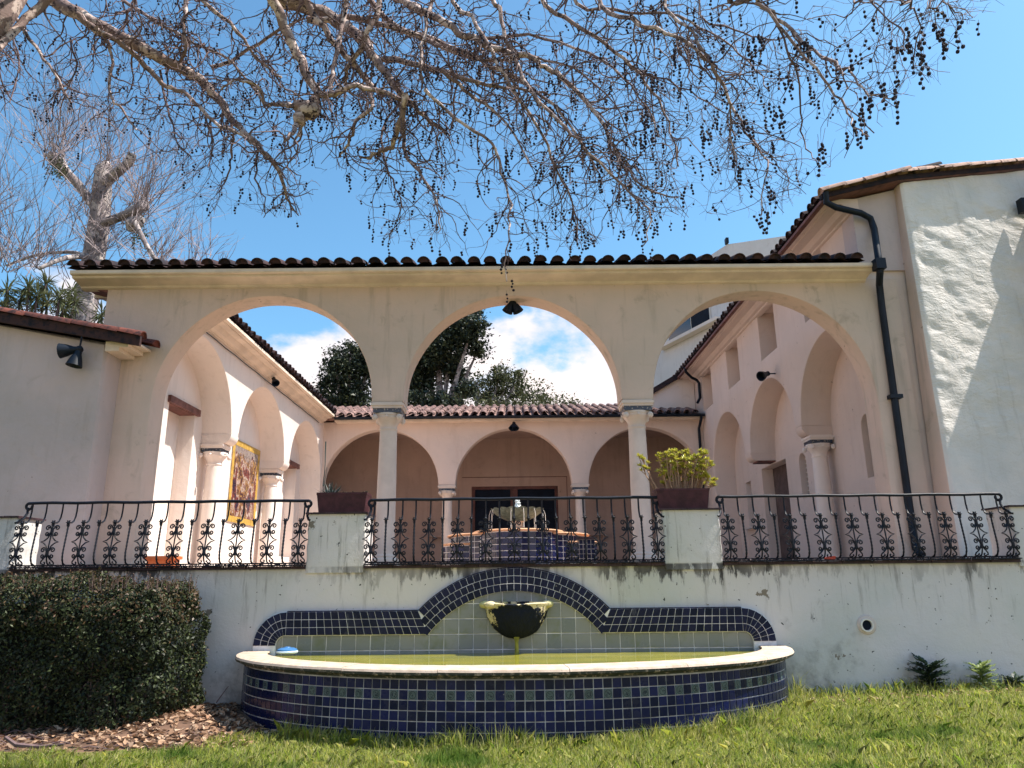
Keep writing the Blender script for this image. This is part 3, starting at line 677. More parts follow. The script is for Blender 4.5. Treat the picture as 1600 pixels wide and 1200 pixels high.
gutter_x(bw, -6.12, 6.62, 24.80, 7.02, 0.085)
mb = MB(); mb.box((-6.14, 24.885, 6.90), (6.64, 25.299, 7.015)); mb.obj('eave_board', M_cream, bw)
mb = MB(); mb.tube([(6.5, 24.80, 6.95), (6.5, 24.83, 6.85), (6.5, 25.0, 6.72), (6.5, 25.2, 6.6), (6.5, 25.22, 6.5), (6.5, 25.22, 1.8)], 0.05, 8); mb.obj('downpipe', M_gutter, bw, 40)

# ================================================================ RIGHT WING (two storeys, niches, high slot openings)
rw = thing('right_wing', 'tall cream wing right of the court with arched niches, slot openings and rough stucco gable', 'building', (7, 18, FL))
XR = 6.66; ZE = 8.62
def fnR(u, z, d): return (XR+d, u, z)
RAr = [(14.93, 1.74), (18.75, 1.70), (22.62, 1.68)]
pts = [(13.5, FL-0.1)]; pts[0] = (13.0, 7.3)
pts = [(13.05, FL-0.1)]
for i, (c, r) in enumerate(RAr):
    a = arch_pts(c, r, SP+0.16, FL-0.1 if i == 0 else SP+0.22, 36)
    if i > 0: a[0] = (c-r, SP+0.22); a = [p for k, p in enumerate(a) if not (0 < k < 4 and p[1] < SP+0.23)]
    a[-1] = (c+r, SP+0.22 if i < 2 else FL-0.1)
    if i < 2: a = [p for k, p in enumerate(a) if not (len(a)-6 < k < len(a)-1 and p[1] < SP+0.23)]
    pts += a
pts += [(26.0, FL-0.1), (26.0, ZE), (13.05, ZE)]
slots = [[(y-0.6, 7.16), (y+0.6, 7.16), (y+0.6, 8.50), (y-0.6, 8.50)] for y in (15.22, 18.27, 21.37, 24.4)]
mb = MB(); wall_poly(mb, pts, slots, fnR, ND, 0.035, False, keep=lambda u, z: u > 25.9 or z > 8.55 or z < FL or u < 13.1)
mb.obj('wall', M_pink, rw, 38)
mb = MB(); mb.box((XR+0.55, 14.2, 7.0), (XR+0.62, 25.3, 8.6)); mb.obj('slot_back', M_brownwall, rw)
cushion(rw, 1, XR, 16.86, 0.40, M_pink); column(rw, XR+0.42, 16.86, r=0.185, ab=0.26, abx=0.28, mat=M_white)
cushion(rw, 1, XR, 20.70, 0.50, M_pink)
mb = MB(); mb.box((XR+0.2, 20.47, SP-0.03), (XR+ND-0.004, 20.93, SP+0.004)); mb.obj('corbel_foot', M_beam, rw)
def slit(yc, w, z0, z1): r = w/2; return [(yc-r, z0), (yc+r, z0)]+[(yc+r*cos(pi*k/10), z1-r+r*sin(pi*k/10)) for k in range(0, 11)]
rholes = [slit(15.05, 0.46, 3.55, 4.85), slit(18.62, 0.46, 3.5, 4.62), [(19.75, FL), (21.75, FL), (21.75, 4.66), (19.75, 4.66)], [(22.85, 3.1), (23.35, 3.1), (23.35, 4.45), (22.85, 4.45)]]
mb = MB(); wall_poly(mb, [(13.05, FL-0.1), (26.0, FL-0.1), (26.0, 8.6), (13.05, 8.6)], rholes, lambda u, z, d: (XR+ND+d, u, z), 0.34, 0.02, True, keep=lambda u, z: True)
mb.obj('niche_wall', M_pink, rw, 38)
mb = MB(); mb.box((XR+ND+0.345, 19.7, FL), (XR+ND+0.40, 21.8, 4.7)); mb.obj('door', simple('grey_brown_door_wood', (0.10, 0.07, 0.065), 0.7, 0.3, 5, 0.3), rw)
def grille(yc, w, z0, z1):
    m = MB(); X = XR+ND+0.16
    for k in range(-1, 2): m.tube([(X, yc+k*w/4, z0), (X, yc+k*w/4, z1-0.02-abs(k)*0.05)], 0.012, 5)
    for k in range(9): z = z0+0.08+k*(z1-z0-0.2)/8; m.tube([(X, yc-w/2, z), (X, yc+w/2, z+0.0)], 0.012, 5)
    m.obj('window_grille', M_frame, rw)
    m = MB(); m.box((X+0.1, yc-w/2-0.05, z0-0.05), (X+0.11, yc+w/2+0.05, z1+0.05)); m.obj('pane', M_glass, rw)
grille(15.05, 0.46, 3.55, 4.85); grille(18.62, 0.46, 3.5, 4.62); grille(23.1, 0.5, 3.1, 4.45)
mb = MB(); mb.box((XR+ND-0.14, 22.72, 3.0), (XR+ND-0.003, 23.5, 3.07)); mb.obj('window_sill', M_stone, rw)
cornice_y(rw, XR, -1, 12.95, 26.0, ZE+0.02, M_pink, 0.52)
RS = 0.235
def rz(x): return 8.66+RS*(x-6.1)
# roof slab with its front verge turned 10 degrees, following the stucco gable
m = MB(); roofp = [(6.02, 12.74), (7.45, 12.68), (12.6, 14.06), (12.6, 27.3), (6.02, 27.3)]
m.add([(x, y, rz(x)) for x, y in roofp]+[(x, y, rz(x)-0.06) for x, y in roofp], [(0, 1, 2, 3, 4), (9, 8, 7, 6, 5)]+[(i, (i+1) % 5, (i+1) % 5+5, i+5) for i in range(5)]); m.obj('roof_deck', M_beam, rw)
aslp = math.atan(RS)
tile_roof(rw, (6.04, 12.75, 8.735), (0, 1, 0), (cos(aslp), 0, sin(aslp)), 47, 6, mesh=BTD, course=0.4)
# verge tiles: two staggered courses running up the rake
VT = barrel_mesh('verge_tile', tile_roof_mat('pale_verge_tile', (0.50, 0.33, 0.26), (0.38, 0.23, 0.18), (0.20, 0.14, 0.12)), 0.125, 0.105, 0.50, 0.018, 8)
vm = MB()
for (ax_, ay_), (bx2, by2) in (((5.96, 12.74), (7.45, 12.68)), ((7.45, 12.68), (12.6, 14.06))):
    ed = Vector((bx2-ax_, by2-ay_, RS*(bx2-ax_))); Lv = ed.length; ed.normalize(); sidev = Vector((-ed.y, ed.x, 0)).normalized(); nr_ = ed.cross(sidev)
    if nr_.z < 0: nr_ = -nr_
    R3 = Matrix((ed.cross(nr_), ed, nr_)).transposed().to_4x4()
    for cidx, (off, lift) in enumerate(((-0.02, 0.045), (0.20, 0.085))):
        for k in range(int(Lv/0.43+0.6)):
            p = Vector((ax_, ay_, rz(ax_)))+ed*(k*0.43+cidx*0.2)+sidev*off+nr_*(lift+0.006*random.random())
            inst('verge_tile', VT, rw, Matrix.Translation(p) @ R3 @ Matrix.Rotation(radians(2.6), 4, 'X') @ Matrix.Rotation(random.gauss(0, 0.02), 4, 'Z'))
    for t_ in (0, Lv-0.002):
        p = Vector((ax_, ay_-0.02, rz(ax_)-0.055))+ed*t_; vm.v += [tuple(p), tuple(p+Vector((0, 0, 0.095))), tuple(p+sidev*0.10+Vector((0, 0, 0.095))), tuple(p+sidev*0.10)]
for b_ in (0, 8): vm.f += [(b_, b_+1, b_+5, b_+4), (b_+1, b_+2, b_+6, b_+5), (b_+2, b_+3, b_+7, b_+6), (b_+3, b_, b_+4, b_+7), (b_, b_+3, b_+2, b_+1), (b_+4, b_+5, b_+6, b_+7)]
vm.obj('verge_board', M_tiledark, rw)
# front strip beside the arcade and the projecting stucco gable (face turned 10 degrees to the right)
m = MB(); m.prism([(XR-0.006, 7.2), (7.6, 7.2), (7.6, rz(7.6)-0.1), (XR-0.006, rz(XR)-0.1)], fnY(13.0), 0, 0.5); m.obj('corner_wall', M_gable, rw)
TA = math.tan(radians(15)); gx0, gy0 = 7.40, 12.5
NX, NZ = 110, 190; xs_ = np.linspace(0, 4.4, NX); m = MB()
for j in range(NZ):
    for i in range(NX):
        f = j/(NZ-1); g0 = 7.38+0.17*f; x = g0+xs_[i]; z = (FL-0.1)+f*(rz(x)-0.075-(FL-0.1)); y = 12.45+0.33*f+TA*xs_[i]
        k = max(0.0, min(1.0, (z-3.4)/1.4))
        nn = noise.noise(Vector((x*1.7+z, 0, z*2.6)))*0.03+noise.noise(Vector((x*4.4+z*2, 1, z*7)))*0.013+noise.noise(Vector((x*12, 2, z*15)))*0.005
        e = xs_[i]; rd = 0.05*(1-min(1, e/0.08))**2
        m.v.append((x, y-nn*(0.3+0.7*k)*min(1, e/0.1)+rd, z))
for j in range(NZ-1):
    for i in range(NX-1): a = j*NX+i; m.f.append((a, a+1, a+NX+1, a+NX))
m.obj('stucco_gable', M_rough, rw, 80, False)
m = MB(); zt_ = rz(7.55)-0.08; m.add([(7.38, 12.50, FL-0.1), (7.36, 12.54, FL-0.1), (7.36, 13.0, FL-0.1), (7.55, 12.83, zt_), (7.53, 12.87, zt_), (7.53, 13.0, zt_)], [(0, 3, 4, 1), (1, 4, 5, 2)]); m.obj('gable_return', M_arc, rw, 40)
m = MB(); m.box((7.72, 14.15, FL-0.1), (12.4, 14.4, 8.9)); m.box((12.1, 14.4, FL-0.1), (12.4, 26.9, 8.9)); m.box((XR+0.05, 26.01, FL-0.1), (12.4, 26.3, 8.7)); m.obj('outer_wall', M_gable, rw)
# the bay that stands forward further right; its edge throws the diagonal shadow on the stucco
bay = thing('projecting_bay', 'plain cream bay of the right building, at the right end of its roof', 'building', (12.5, 12.6, FL))
m = MB(); m.box((11.02, 11.9, 1.6), (14.5, 14.2, 9.55)); m.obj('wall', M_gable, bay)
# small dark window at the extreme right of the stucco
pw = P(1597, 320, 13.25)
m = MB(); m.box((pw.x-0.04, pw.y-0.06, pw.z-0.16), (pw.x+0.6, pw.y+0.1, pw.z+0.13)); m.obj('vent', M_gutter, rw)
# downpipe on the corner
def at(x, y, Y): return P(x, y, Y)
m = MB(); m.tube([at(1290, 300, 12.7), at(1291, 316, 12.72), at(1306, 324, 12.76), at(1345, 333, 12.86), at(1360, 341, 12.9), at(1366, 358, 12.92), at(1372, 400, 12.5), at(1375, 424, 12.5), at(1374, 445, 12.86), at(1378, 480, 12.93), at(1418, 770, 12.93), at(1431, 858, 12.93), at(1440, 868, 12.8)], 0.062, 8)
m.obj('downpipe', M_gutter, rw, 50)
m = MB()
for y_ in (620, ): p = P(1400, y_, 12.93); m.box((p.x-0.13, p.y-0.08, p.z-0.035), (p.x+0.09, p.y+0.07, p.z+0.035))
p = P(1374, 412, 12.5); m.box((p.x-0.1, p.y-0.09, p.z-0.12), (p.x+0.08, p.y+0.09, p.z+0.08)); m.obj('pipe_bracket', M_gutter, rw)
m = MB(); m.tube([(6.02, 24.6, 8.62), (6.06, 24.7, 8.5), (6.3, 24.9, 8.35), (6.5, 25.0, 8.28), (6.58, 25.05, 8.18), (6.58, 25.05, 7.65), (6.45, 24.95, 7.45)], 0.05, 8); m.obj('upper_downpipe', M_gutter, rw, 50)
# upper end wall over the back wing with its sloping verge
m = MB(); m.prism([(3.9, 7.2), (6.65, 7.2), (6.65, 8.6), (6.0, 8.6), (3.9, 7.35)], fnY(26.05), 0, 0.25); m.obj('rear_upper_wall', M_white, rw)
m = MB(); m.prism([(3.8, 7.28), (6.1, 8.62), (6.1, 8.82), (3.8, 7.46)], fnY(25.85), 0, 0.5); m.obj('rear_verge', M_tiledark, rw)

# ================================================================ LEFT GABLE BUILDING
lg = thing('gable_building', 'low cream building at the left edge with a red tiled sloping verge and twin floodlight', 'building', (-10, 16, FL))
def lz(x): return 5.72+0.185*(-6.5-x)
m = MB(); wall_poly(m, [(-13, FL-0.3), (-7.2, FL-0.3), (-7.2, lz(-7.2)-0.10), (-13, lz(-13)-0.10)], [], fnY(12.5), 0.497, 0.07, False, keep=lambda u, z: u < -12 or z < FL or z > 5.6 and u < -7.3)
m.obj('gable_wall', M_gable, lg, 38)
m = MB(); m.box((-13, 13.0, FL-0.3), (-12.7, 24, lz(-13)-0.25)); m.box((-12.7, 23.7, FL-0.3), (-7.78, 24, 5.7)); m.obj('outer_wall', M_gable, lg)
m = MB(); q = [(-6.75, 12.33), (-13.3, 12.33), (-13.3, 24.2), (-7.8, 24.2), (-7.8, 12.99), (-6.75, 12.99)]
m.add([(x, y, lz(x)) for x, y in q]+[(x, y, lz(x)-0.06) for x, y in q], [tuple(range(6)), tuple(range(11, 5, -1))]+[(i, (i+1) % 6, (i+1) % 6+6, i+6) for i in range(6)]); m.obj('roof_deck', M_tiledark, lg)
el = Vector((-1, 0, 0.185)).normalized(); nl = Vector((0.185, 0, 1)).normalized(); R4 = Matrix((el.cross(nl), el, nl)).transposed().to_4x4()
VL = barrel_mesh('verge_tile', tile_roof_mat('red_verge_tile', (0.22, 0.07, 0.05), (0.10, 0.035, 0.03), (0.035, 0.02, 0.022)), 0.125, 0.10, 0.5, 0.018, 8)
for cidx, (off, lift) in enumerate(((0.0, 0.05), (0.24, 0.09), (0.50, 0.05))):
    for k in range(15):
        p = Vector((-6.5-(cidx == 1)*0.2, 12.33+off, lz(-6.5)+lift))+el*k*0.43
        inst('verge_tile', VL, lg, Matrix.Translation(p) @ R4 @ Matrix.Rotation(radians(2.5), 4, 'X') @ Matrix.Rotation(random.gauss(0, 0.02), 4, 'Z'))
m = MB(); p0 = Vector((-6.52, 12.26, lz(-6.52)-0.13))
m.add([(-6.52, 12.27, lz(-6.52)-0.12), (-13.2, 12.27, lz(-13.2)-0.12), (-13.2, 12.27, lz(-13.2)+0.06), (-6.52, 12.27, lz(-6.52)+0.06), (-6.52, 12.329, lz(-6.52)-0.12), (-13.2, 12.329, lz(-13.2)-0.12), (-13.2, 12.329, lz(-13.2)+0.06), (-6.52, 12.329, lz(-6.52)+0.06)],
      [(0, 1, 2, 3), (7, 6, 5, 4), (0, 4, 5, 1), (3, 2, 6, 7), (0, 3, 7, 4), (1, 5, 6, 2)]); m.obj('verge_board', M_tiledark, lg)
m = MB()
for k, (a, b, z0, z1) in enumerate(((-7.2, -6.95, -0.235, -0.17), (-7.2, -6.80, -0.168, -0.10), (-7.2, -6.66, -0.098, -0.062))):
    m.box((a, 12.42, lz(-6.9)+z0), (b, 12.97, lz(-6.9)+z1))
m.obj('eave_corbel', M_cream, lg)

# ================================================================ FLOODLIGHTS
def flood(x, y, z, dirs, label, s=1.0, bracket=None):
    r = thing('floodlight', label, 'floodlight', (x, y, z), 'black cone floodlights on the walls')
    m = MB(); m.ball((x, y, z), 0.055*s, 8, 6)
    if bracket: m.tube([(x, y, z), (x+bracket[0], y+bracket[1], z+bracket[2])], 0.014*s, 6)
    m.obj('bracket', M_iron, r, 50)
    for d in dirs:
        d = Vector(d).normalized(); q = d.to_track_quat('Z', 'Y').to_matrix().to_4x4(); mm = MB()
        mm.lathe([(0.025, 0.0), (0.045, 0.03), (0.05, 0.07), (0.085, 0.16), (0.105, 0.24), (0.108, 0.25), (0.098, 0.25), (0.09, 0.235), (0.05, 0.12)], n=18)
        me = mm.mesh('lamp_head', M_gutter, 40); o = inst('lamp_head', me, r, Matrix.Translation((x, y, z)) @ q @ Matrix.Scale(s, 4))
    return r
p = P(124, 546, 12.30); flood(p.x, p.y, p.z, [(-0.95, -0.15, -0.12), (-0.12, -0.1, -1)], 'black twin floodlight hanging on the grey wall at far left', 1.25, (0.03, 0.0, 0.55))
p = P(801, 470, 13.3); flood(p.x, p.y, p.z, [(-0.42, 0.0, -0.9), (0.42, 0.0, -0.9)], 'black twin floodlight under the crown of the middle front arch', 1.0)
p = P(424, 596, 19.3); flood(-6.45, 19.2, p.z+0.05, [(0.45, -0.55, -0.65)], 'black floodlight under the sunlit eave of the left wing', 1.0, (-0.14, 0, 0.05))
p = P(1186, 584, 17.9); flood(6.45, 17.9, P(1186, 584, 17.9).z, [(-0.75, -0.5, -0.35)], 'black floodlight on the right wing wall below the slot openings', 1.2, (0.2, 0, 0.0))
flood(0.05, 25.0, 6.80, [(-0.25, -0.5, -0.8), (0.25, -0.5, -0.8)], 'small black twin floodlight over the middle arch at the back of the court', 1.1, (0, 0.3, 0.0))

# ================================================================ RETAINING WALL, PILLARS
YW = 10.7
rt = thing('retaining_wall', 'stained whitewashed garden wall with four stout pillars behind the pool and hedge', 'wall', (0, YW, 0))
m = MB(); m.box((-16, YW, -0.5), (16, YW+0.27, 1.755)); m.obj('wall', M_ret, rt)
def pillar(x0, x1, zt):
    m = MB(); b = 0.02; z0 = 1.70
    outer = [(x0, z0), (x1, z0), (x1, zt), (x0, zt)]
    # slightly out of true, soft arrises: stack of rounded rectangles
    y0, y1 = YW-0.035, YW+0.55; ring = []
    for k in range(12):
        z = z0+(zt-z0)*k/11; j = 0.006*sin(k*1.7+x0)
        pts = []
        for cx, cy, a0 in ((x1-b, y1-b, 0), (x0+b, y1-b, 90), (x0+b, y0+b, 180), (x1-b, y0+b, 270)):
            for q in range(4): a = radians(a0+30*q); pts.append((cx+cos(a)*b+j, cy+sin(a)*b, z))
        ring.append(pts)
    for pts in ring: m.v += pts
    n = 16
    for k in range(11):
        for i in range(n): j = (i+1) % n; m.f.append((k*n+i, k*n+j, (k+1)*n+j, (k+1)*n+i))
    m.f.append(tuple(range(n))); m.f.append(tuple(11*n+i for i in range(n))); m.obj('pillar', M_ret, rt, 40)
    c = MB(); nn = 9
    for k in range(nn):
        xa = x0-0.035+(x1-x0+0.07)*k/nn; xb = x0-0.035+(x1-x0+0.07)*(k+1)/nn-0.004
        j = random.uniform(-0.006, 0.006); c.box((xa, y0-0.035+j, zt+0.001), (xb, y1+0.03, zt+0.026+j*0.5))
    c.obj('pillar_cap', M_cope, rt)
PZ = 2.505
pillar(-8.0, -7.10, PZ); pillar(-2.93, -2.11, PZ+0.01); pillar(2.13, 2.95, PZ+0.02); pillar(7.12, 8.0, PZ+0.02)
# coping: rough dark tiles under the railings, laid singly
for (xa, xb) in ((-7.10, -2.93), (-2.11, 2.13), (2.95, 7.12)):
    n = int((xb-xa)/0.2); w = (xb-xa)/n
    for k in range(n):
        c = MB(); j = random.uniform(-0.01, 0.01); jj = random.uniform(-0.005, 0.006)
        x0 = xa+k*w+0.003; x1 = xa+(k+1)*w-0.003
        c.box((x0, YW-0.055+j, 1.757), (x1, YW+0.29, 1.795+jj)); c.obj('coping_tile', M_cope, rt, origin=Vector(((x0+x1)/2, YW, 1.77)))
for (xa, xb) in ((-16, -8.0), (8.0, 16)):
    c = MB(); c.box((xa, YW-0.05, 1.757), (xb-0.0, YW+0.29, 1.80)); c.obj('coping', M_cope, rt)
# outlet pipe
oc = P(1352, 976, YW)
m = MB(); prof = [(0.125, 0.0), (0.118, 0.022), (0.10, 0.03), (0.085, 0.02), (0.08, 0.0)]
Rq = Matrix.Translation((oc.x+0.02, YW, oc.z)) @ Matrix.Rotation(pi/2, 4, 'X')
mm = MB(); mm.lathe([(0.075, -0.002), (0.135, 0.002), (0.120, 0.022), (0.085, 0.028)], n=24); m.add([Rq @ Vector(v) for v in mm.v], mm.f); m.obj('pipe_surround', M_stone, rt, 40)
m = MB(); R2_ = Matrix.Translation((oc.x-0.0, YW-0.03, oc.z-0.005)) @ Matrix.Rotation(pi/2, 4, 'X'); mm = MB()
nseg = 20
for (r, h) in ((0.088, -0.01), (0.088, 0.035), (0.070, 0.035), (0.066, -0.0)):
    for k in range(nseg): a = 2*pi*k/nseg; mm.v.append((r*cos(a), r*sin(a), h))
for i in range(3):
    for k in range(nseg): k2 = (k+1) % nseg; mm.f.append((i*nseg+k, i*nseg+k2, (i+1)*nseg+k2, (i+1)*nseg+k))
m.add([R2_ @ Vector(v) for v in mm.v], mm.f); m.obj('outlet_pipe', M_frame, rt, 40)
m = MB(); mm = MB(); mm.lathe([(0.067, 0.0), (0.067, 0.004)], n=20); m.add([R2_ @ Vector(v) for v in mm.v], mm.f); m.obj('pipe_mouth', M_dark, rt)

# ================================================================ RAILINGS
PR = [(10.80, 2.715), (10.80, 2.60), (10.788, 2.52), (10.76, 2.46), (10.71, 2.432), (10.64, 2.43)]
PR2 = [(10.64, 2.43), (10.635, 2.36), (10.622, 2.25), (10.605, 2.12), (10.592, 2.0), (10.598, 1.92), (10.63, 1.86), (10.70, 1.838)]
def yprof(z):
    pz = [p[1] for p in PR2][::-1]; py = [p[0] for p in PR2][::-1]
    return float(np.interp(z, pz, py))
def baluster_mesh(orn):
    m = MB(); r = 0.0125
    m.tube([(0, y, z) for y, z in PR], r, 6); 
    z2 = []
    for i in range(25): z = 2.43-(2.43-1.86)*i/24; z2.append((0, yprof(z), z))
    z2.append((0, 10.70, 1.838))
    if orn: m.tube(z2, 0.0105, 6)
    else: m.tube(z2, [0.0120 if i % 2 else 0.0160 for i in range(26)], 4)
    return m
def rosette_mesh():
    m = MB(); z = 2.43; y = 10.632
    pts = []
    for k in range(12): a = 2*pi*k/12; rr = 0.038 if k % 2 == 0 else 0.02; pts.append((rr*cos(a), z+rr*sin(a)))
    m.prism(pts, lambda u, zz, d: (u, d, zz), y-0.012, y+0.012); m.ball((0, y-0.01, z), 0.018, 8, 5); m.box((-0.016, y-0.012, z-0.055), (0.016, y+0.014, z-0.035)); return m
def scroll_mesh():
    m = MB(); r = 0.0098
    def T(pts, rr=r): m.tube([(x, yprof(z), z) for x, z in pts], rr, 5)
    def spiral(cx, cz, r0, turns, a0, sg, k=14):
        return [(cx+sg*(r0*(1-0.78*i/k))*cos(a0+turns*2*pi*i/k), cz+(r0*(1-0.78*i/k))*sin(a0+turns*2*pi*i/k)) for i in range(k+1)]
    for sg in (-1, 1):
        for (zc, s2) in ((2.315, 1), (2.005, 1)):
            # upper and lower curls joined at the collar
            up = spiral(sg*0.062, zc+0.045, 0.040, 1.25, pi*1.15, sg)[::1]
            T([(sg*0.012, zc), (sg*0.014, zc+0.02)]+[(x, z) for x, z in spiral(sg*0.066, zc+0.042, 0.038, -1.3, pi, sg)])
            T([(sg*0.012, zc), (sg*0.014, zc-0.018)]+[(x, z) for x, z in spiral(sg*0.060, zc-0.042, 0.033, 1.3, pi, sg)])
        T([(sg*0.012, 2.30), (sg*0.018, 2.26), (sg*0.035, 2.215), (sg*0.075, 2.175), (sg*0.125, 2.158), (sg*0.075, 2.142), (sg*0.035, 2.10), (sg*0.018, 2.055), (sg*0.012, 2.02)])
        T([(sg*0.012, 1.99), (sg*0.02, 1.955), (sg*0.05, 1.92), (sg*0.083, 1.888), (sg*0.09, 1.862), (sg*0.07, 1.85), (sg*0.045, 1.856), (sg*0.032, 1.872), (sg*0.045, 1.884)])
    return m
def collar_mesh(zc):
    m = MB(); y = yprof(zc); ys_ = [(0.012, 0.052), (0.016, 0.044), (0.012, 0.034), (0.024, 0.030), (0.024, -0.030), (0.012, -0.034), (0.016, -0.044), (0.012, -0.052)]
    m.lathe([(r, z) for r, z in ys_[::-1]], (0, y, zc), 8, 1, 0.8); return m
me_pl = baluster_mesh(False).mesh('twisted_baluster', M_iron, 50); me_or = baluster_mesh(True).mesh('scroll_baluster', M_iron, 50)
me_ro = rosette_mesh().mesh('rosette', M_iron); me_sc = scroll_mesh().mesh('scroll', M_iron, 50); me_co = [collar_mesh(z).mesh('collar', M_iron) for z in (2.315, 2.005)]
def railing(x0, x1, label, first):
    r = thing('railing', label, 'railing', ((x0+x1)/2, YW, 1.8), 'wrought iron balustrade panels between the pillars')
    n = 2*round((x1-x0-0.16)/0.212/2); w = (x1-x0-0.20)/n
    for k in range(n+1):
        x = x0+0.10+k*w; orn = (k % 2 == 0); Mx0 = Matrix.Translation((x, random.uniform(-0.004, 0.004), 0)) @ Matrix.Shear('XZ', 4, (0, 0)) if False else 0; Mx = Matrix.Translation((x, 10.72, 1.84)) @ Matrix.Rotation(random.gauss(0, 0.008), 4, 'Y') @ Matrix.Rotation(random.gauss(0, 0.004), 4, 'X') @ Matrix.Translation((0, -10.72, -1.84))
        b = inst('scroll_baluster' if orn else 'twisted_baluster', me_or if orn else me_pl, r, Mx)
        inst('rosette', me_ro, b, Mx)
        if orn: inst('scroll', me_sc, b, Mx); [inst('collar', q, b, Mx) for q in me_co]
    h = MB(); z = 2.725; pts = []
    for k in range(10): a = pi*1.6*(1-k/9); pts.append((x0+0.075-0.045*sin(a)*1.0-0.02, 10.80, z-0.045+0.045*cos(a)))
    h.tube(pts, [0.021]*10, 6); nn = 24
    h.tube([(x0+0.05+(x1-x0-0.1)*k/nn, 10.80, z+0.004*sin(k*1.3+x0)) for k in range(nn+1)], 0.022, 8)
    h.tube([(x0+x1-p[0], p[1], p[2]) for p in pts], [0.021]*10, 6); h.obj('handrail', M_iron, r, 50)
    for xx, sg in ((x0, 1), (x1, -1)):
        s = MB(); s.tube([(xx+sg*0.035, 10.80, 2.66), (xx+sg*0.05, 10.79, 2.58), (xx+sg*0.04, 10.74, 2.50), (xx-sg*0.0, 10.68, 2.44), (xx-sg*0.03, 10.67, 2.43)], 0.018, 6)
        s.obj('end_scroll', M_iron, r, 50)
    b = MB(); b.box((x0+0.01, 10.585, 1.800), (x1-0.01, 10.745, 1.816)); b.box((x0+0.01, 10.66, 1.828), (x1-0.01, 10.74, 1.846))
    b.obj('bottom_rail', M_iron, r)
    # rubbish and dry growth caught at the foot
    g = MB(); rr = random.Random(int(x0*10))
    for k in range(520):
        x = rr.uniform(x0+0.02, x1-0.02); y = rr.uniform(10.60, 10.85); z = 1.80; a = rr.uniform(0, 6.3); l = rr.uniform(0.02, 0.07)
        g.tube([(x, y, z), (x+cos(a)*l*0.6, y+sin(a)*l*0.4, z+rr.uniform(0.0, 0.035)), (x+cos(a)*l, y+sin(a)*l*0.6, z+rr.uniform(-0.02, 0.05))], rr.uniform(0.003, 0.009), 3)
    tag(g.obj('dry_debris', M_cope, None, None, False), 'dark dry plant debris caught along the foot of the %s iron railing' % first, 'debris', kind='stuff')
railing(-7.10, -2.93, 'black wrought iron railing above the hedge, left of the planter with spiky plants', 'left')
railing(-2.11, 2.13, 'black wrought iron railing with scrolls directly above the blue tiled fountain arch', 'middle')
railing(2.95, 7.12, 'black wrought iron railing with scrolls at right, below the long downpipe', 'right')

# ================================================================ TILED BACKSPLASH
bs = thing('tiled_wall_panel', 'blue and grey tiled fountain back with a rising arch on the garden wall', 'tile panel', (0, YW, 0.6))
YS = 10.63
TZ, CZ, AR = 1.18, -0.095, 1.835
# white bedding slab that carries the blue band
th0 = radians(46.0)
o_ = []
ccx, ccz, RO, RI = 3.14, 0.74, 0.44, 0.13
o_.append((ccx+RO, 0.45)); o_ += [(ccx+RO*cos(a), ccz+RO*sin(a)) for a in np.linspace(0, pi/2, 12)]
o_.append((AR*sin(th0)+0.0, TZ)); o_ += [(AR*sin(a), CZ+AR*cos(a)) for a in np.linspace(th0, -th0, 40)]
o_.append((-AR*sin(th0), TZ)); o_ += [(-(ccx+RO*cos(a)), ccz+RO*sin(a)) for a in np.linspace(pi/2, 0, 12)]; o_.append((-(ccx+RO), 0.45))
R_in = AR-0.31; thi = math.acos((TZ-0.31-CZ)/R_in)
i_ = [(-(ccx+RI), 0.45)]+[(-(ccx+RI*cos(a)), ccz+RI*sin(a)) for a in np.linspace(0, pi/2, 8)]
i_ += [(R_in*sin(a), CZ+R_in*cos(a)) for a in np.linspace(-thi, thi, 40)]
i_ += [((ccx+RI*cos(a)), ccz+RI*sin(a)) for a in np.linspace(pi/2, 0, 8)]+[(ccx+RI, 0.45)]
b2 = []
for p in (o_+i_):
    p = (float(p[0]), float(p[1]))
    if not b2 or abs(p[0]-b2[-1][0])+abs(p[1]-b2[-1][1]) > 1e-4: b2.append(p)
m = MB(); wall_poly(m, b2, [], fnY(YS), YW-YS, 0.008, False, keep=lambda u, z: z < 0.5)
m.obj('band_bed', M_groutw, bs, 40)
m = MB(); m.box((-3.30, YW-0.018, 0.3), (3.30, YW-0.002, 0.90)); m.prism([(R_in*1.02*sin(a), CZ+R_in*1.02*cos(a)) for a in np.linspace(radians(-52), radians(52), 40)], fnY(YW-0.0185), 0, 0.016); m.obj('tile_bed', M_groutw, bs)
# pale field tiles
G = 0.202; me_p = grid_tile(G-0.013, G-0.013, 0.010, 0.003).mesh('field_tile', M_pale)
for i in range(-17, 17):
    for j in range(0, 6):
        x = (i+0.5)*G+0.04; z = 0.46+(j+0.5)*G
        ok = (z+G/2 < 0.95 and abs(x) < 3.3) or (sqrt(x*x+(z-CZ)**2) < R_in+0.13 and abs(x) < 1.3)
        if ok: inst('field_tile', me_p, bs, Matrix.Translation((x+random.uniform(-.001, .001), YW-0.019-random.uniform(0, 0.0015), z)) @ Matrix.Rotation(random.gauss(0, 0.004), 4, 'X'))
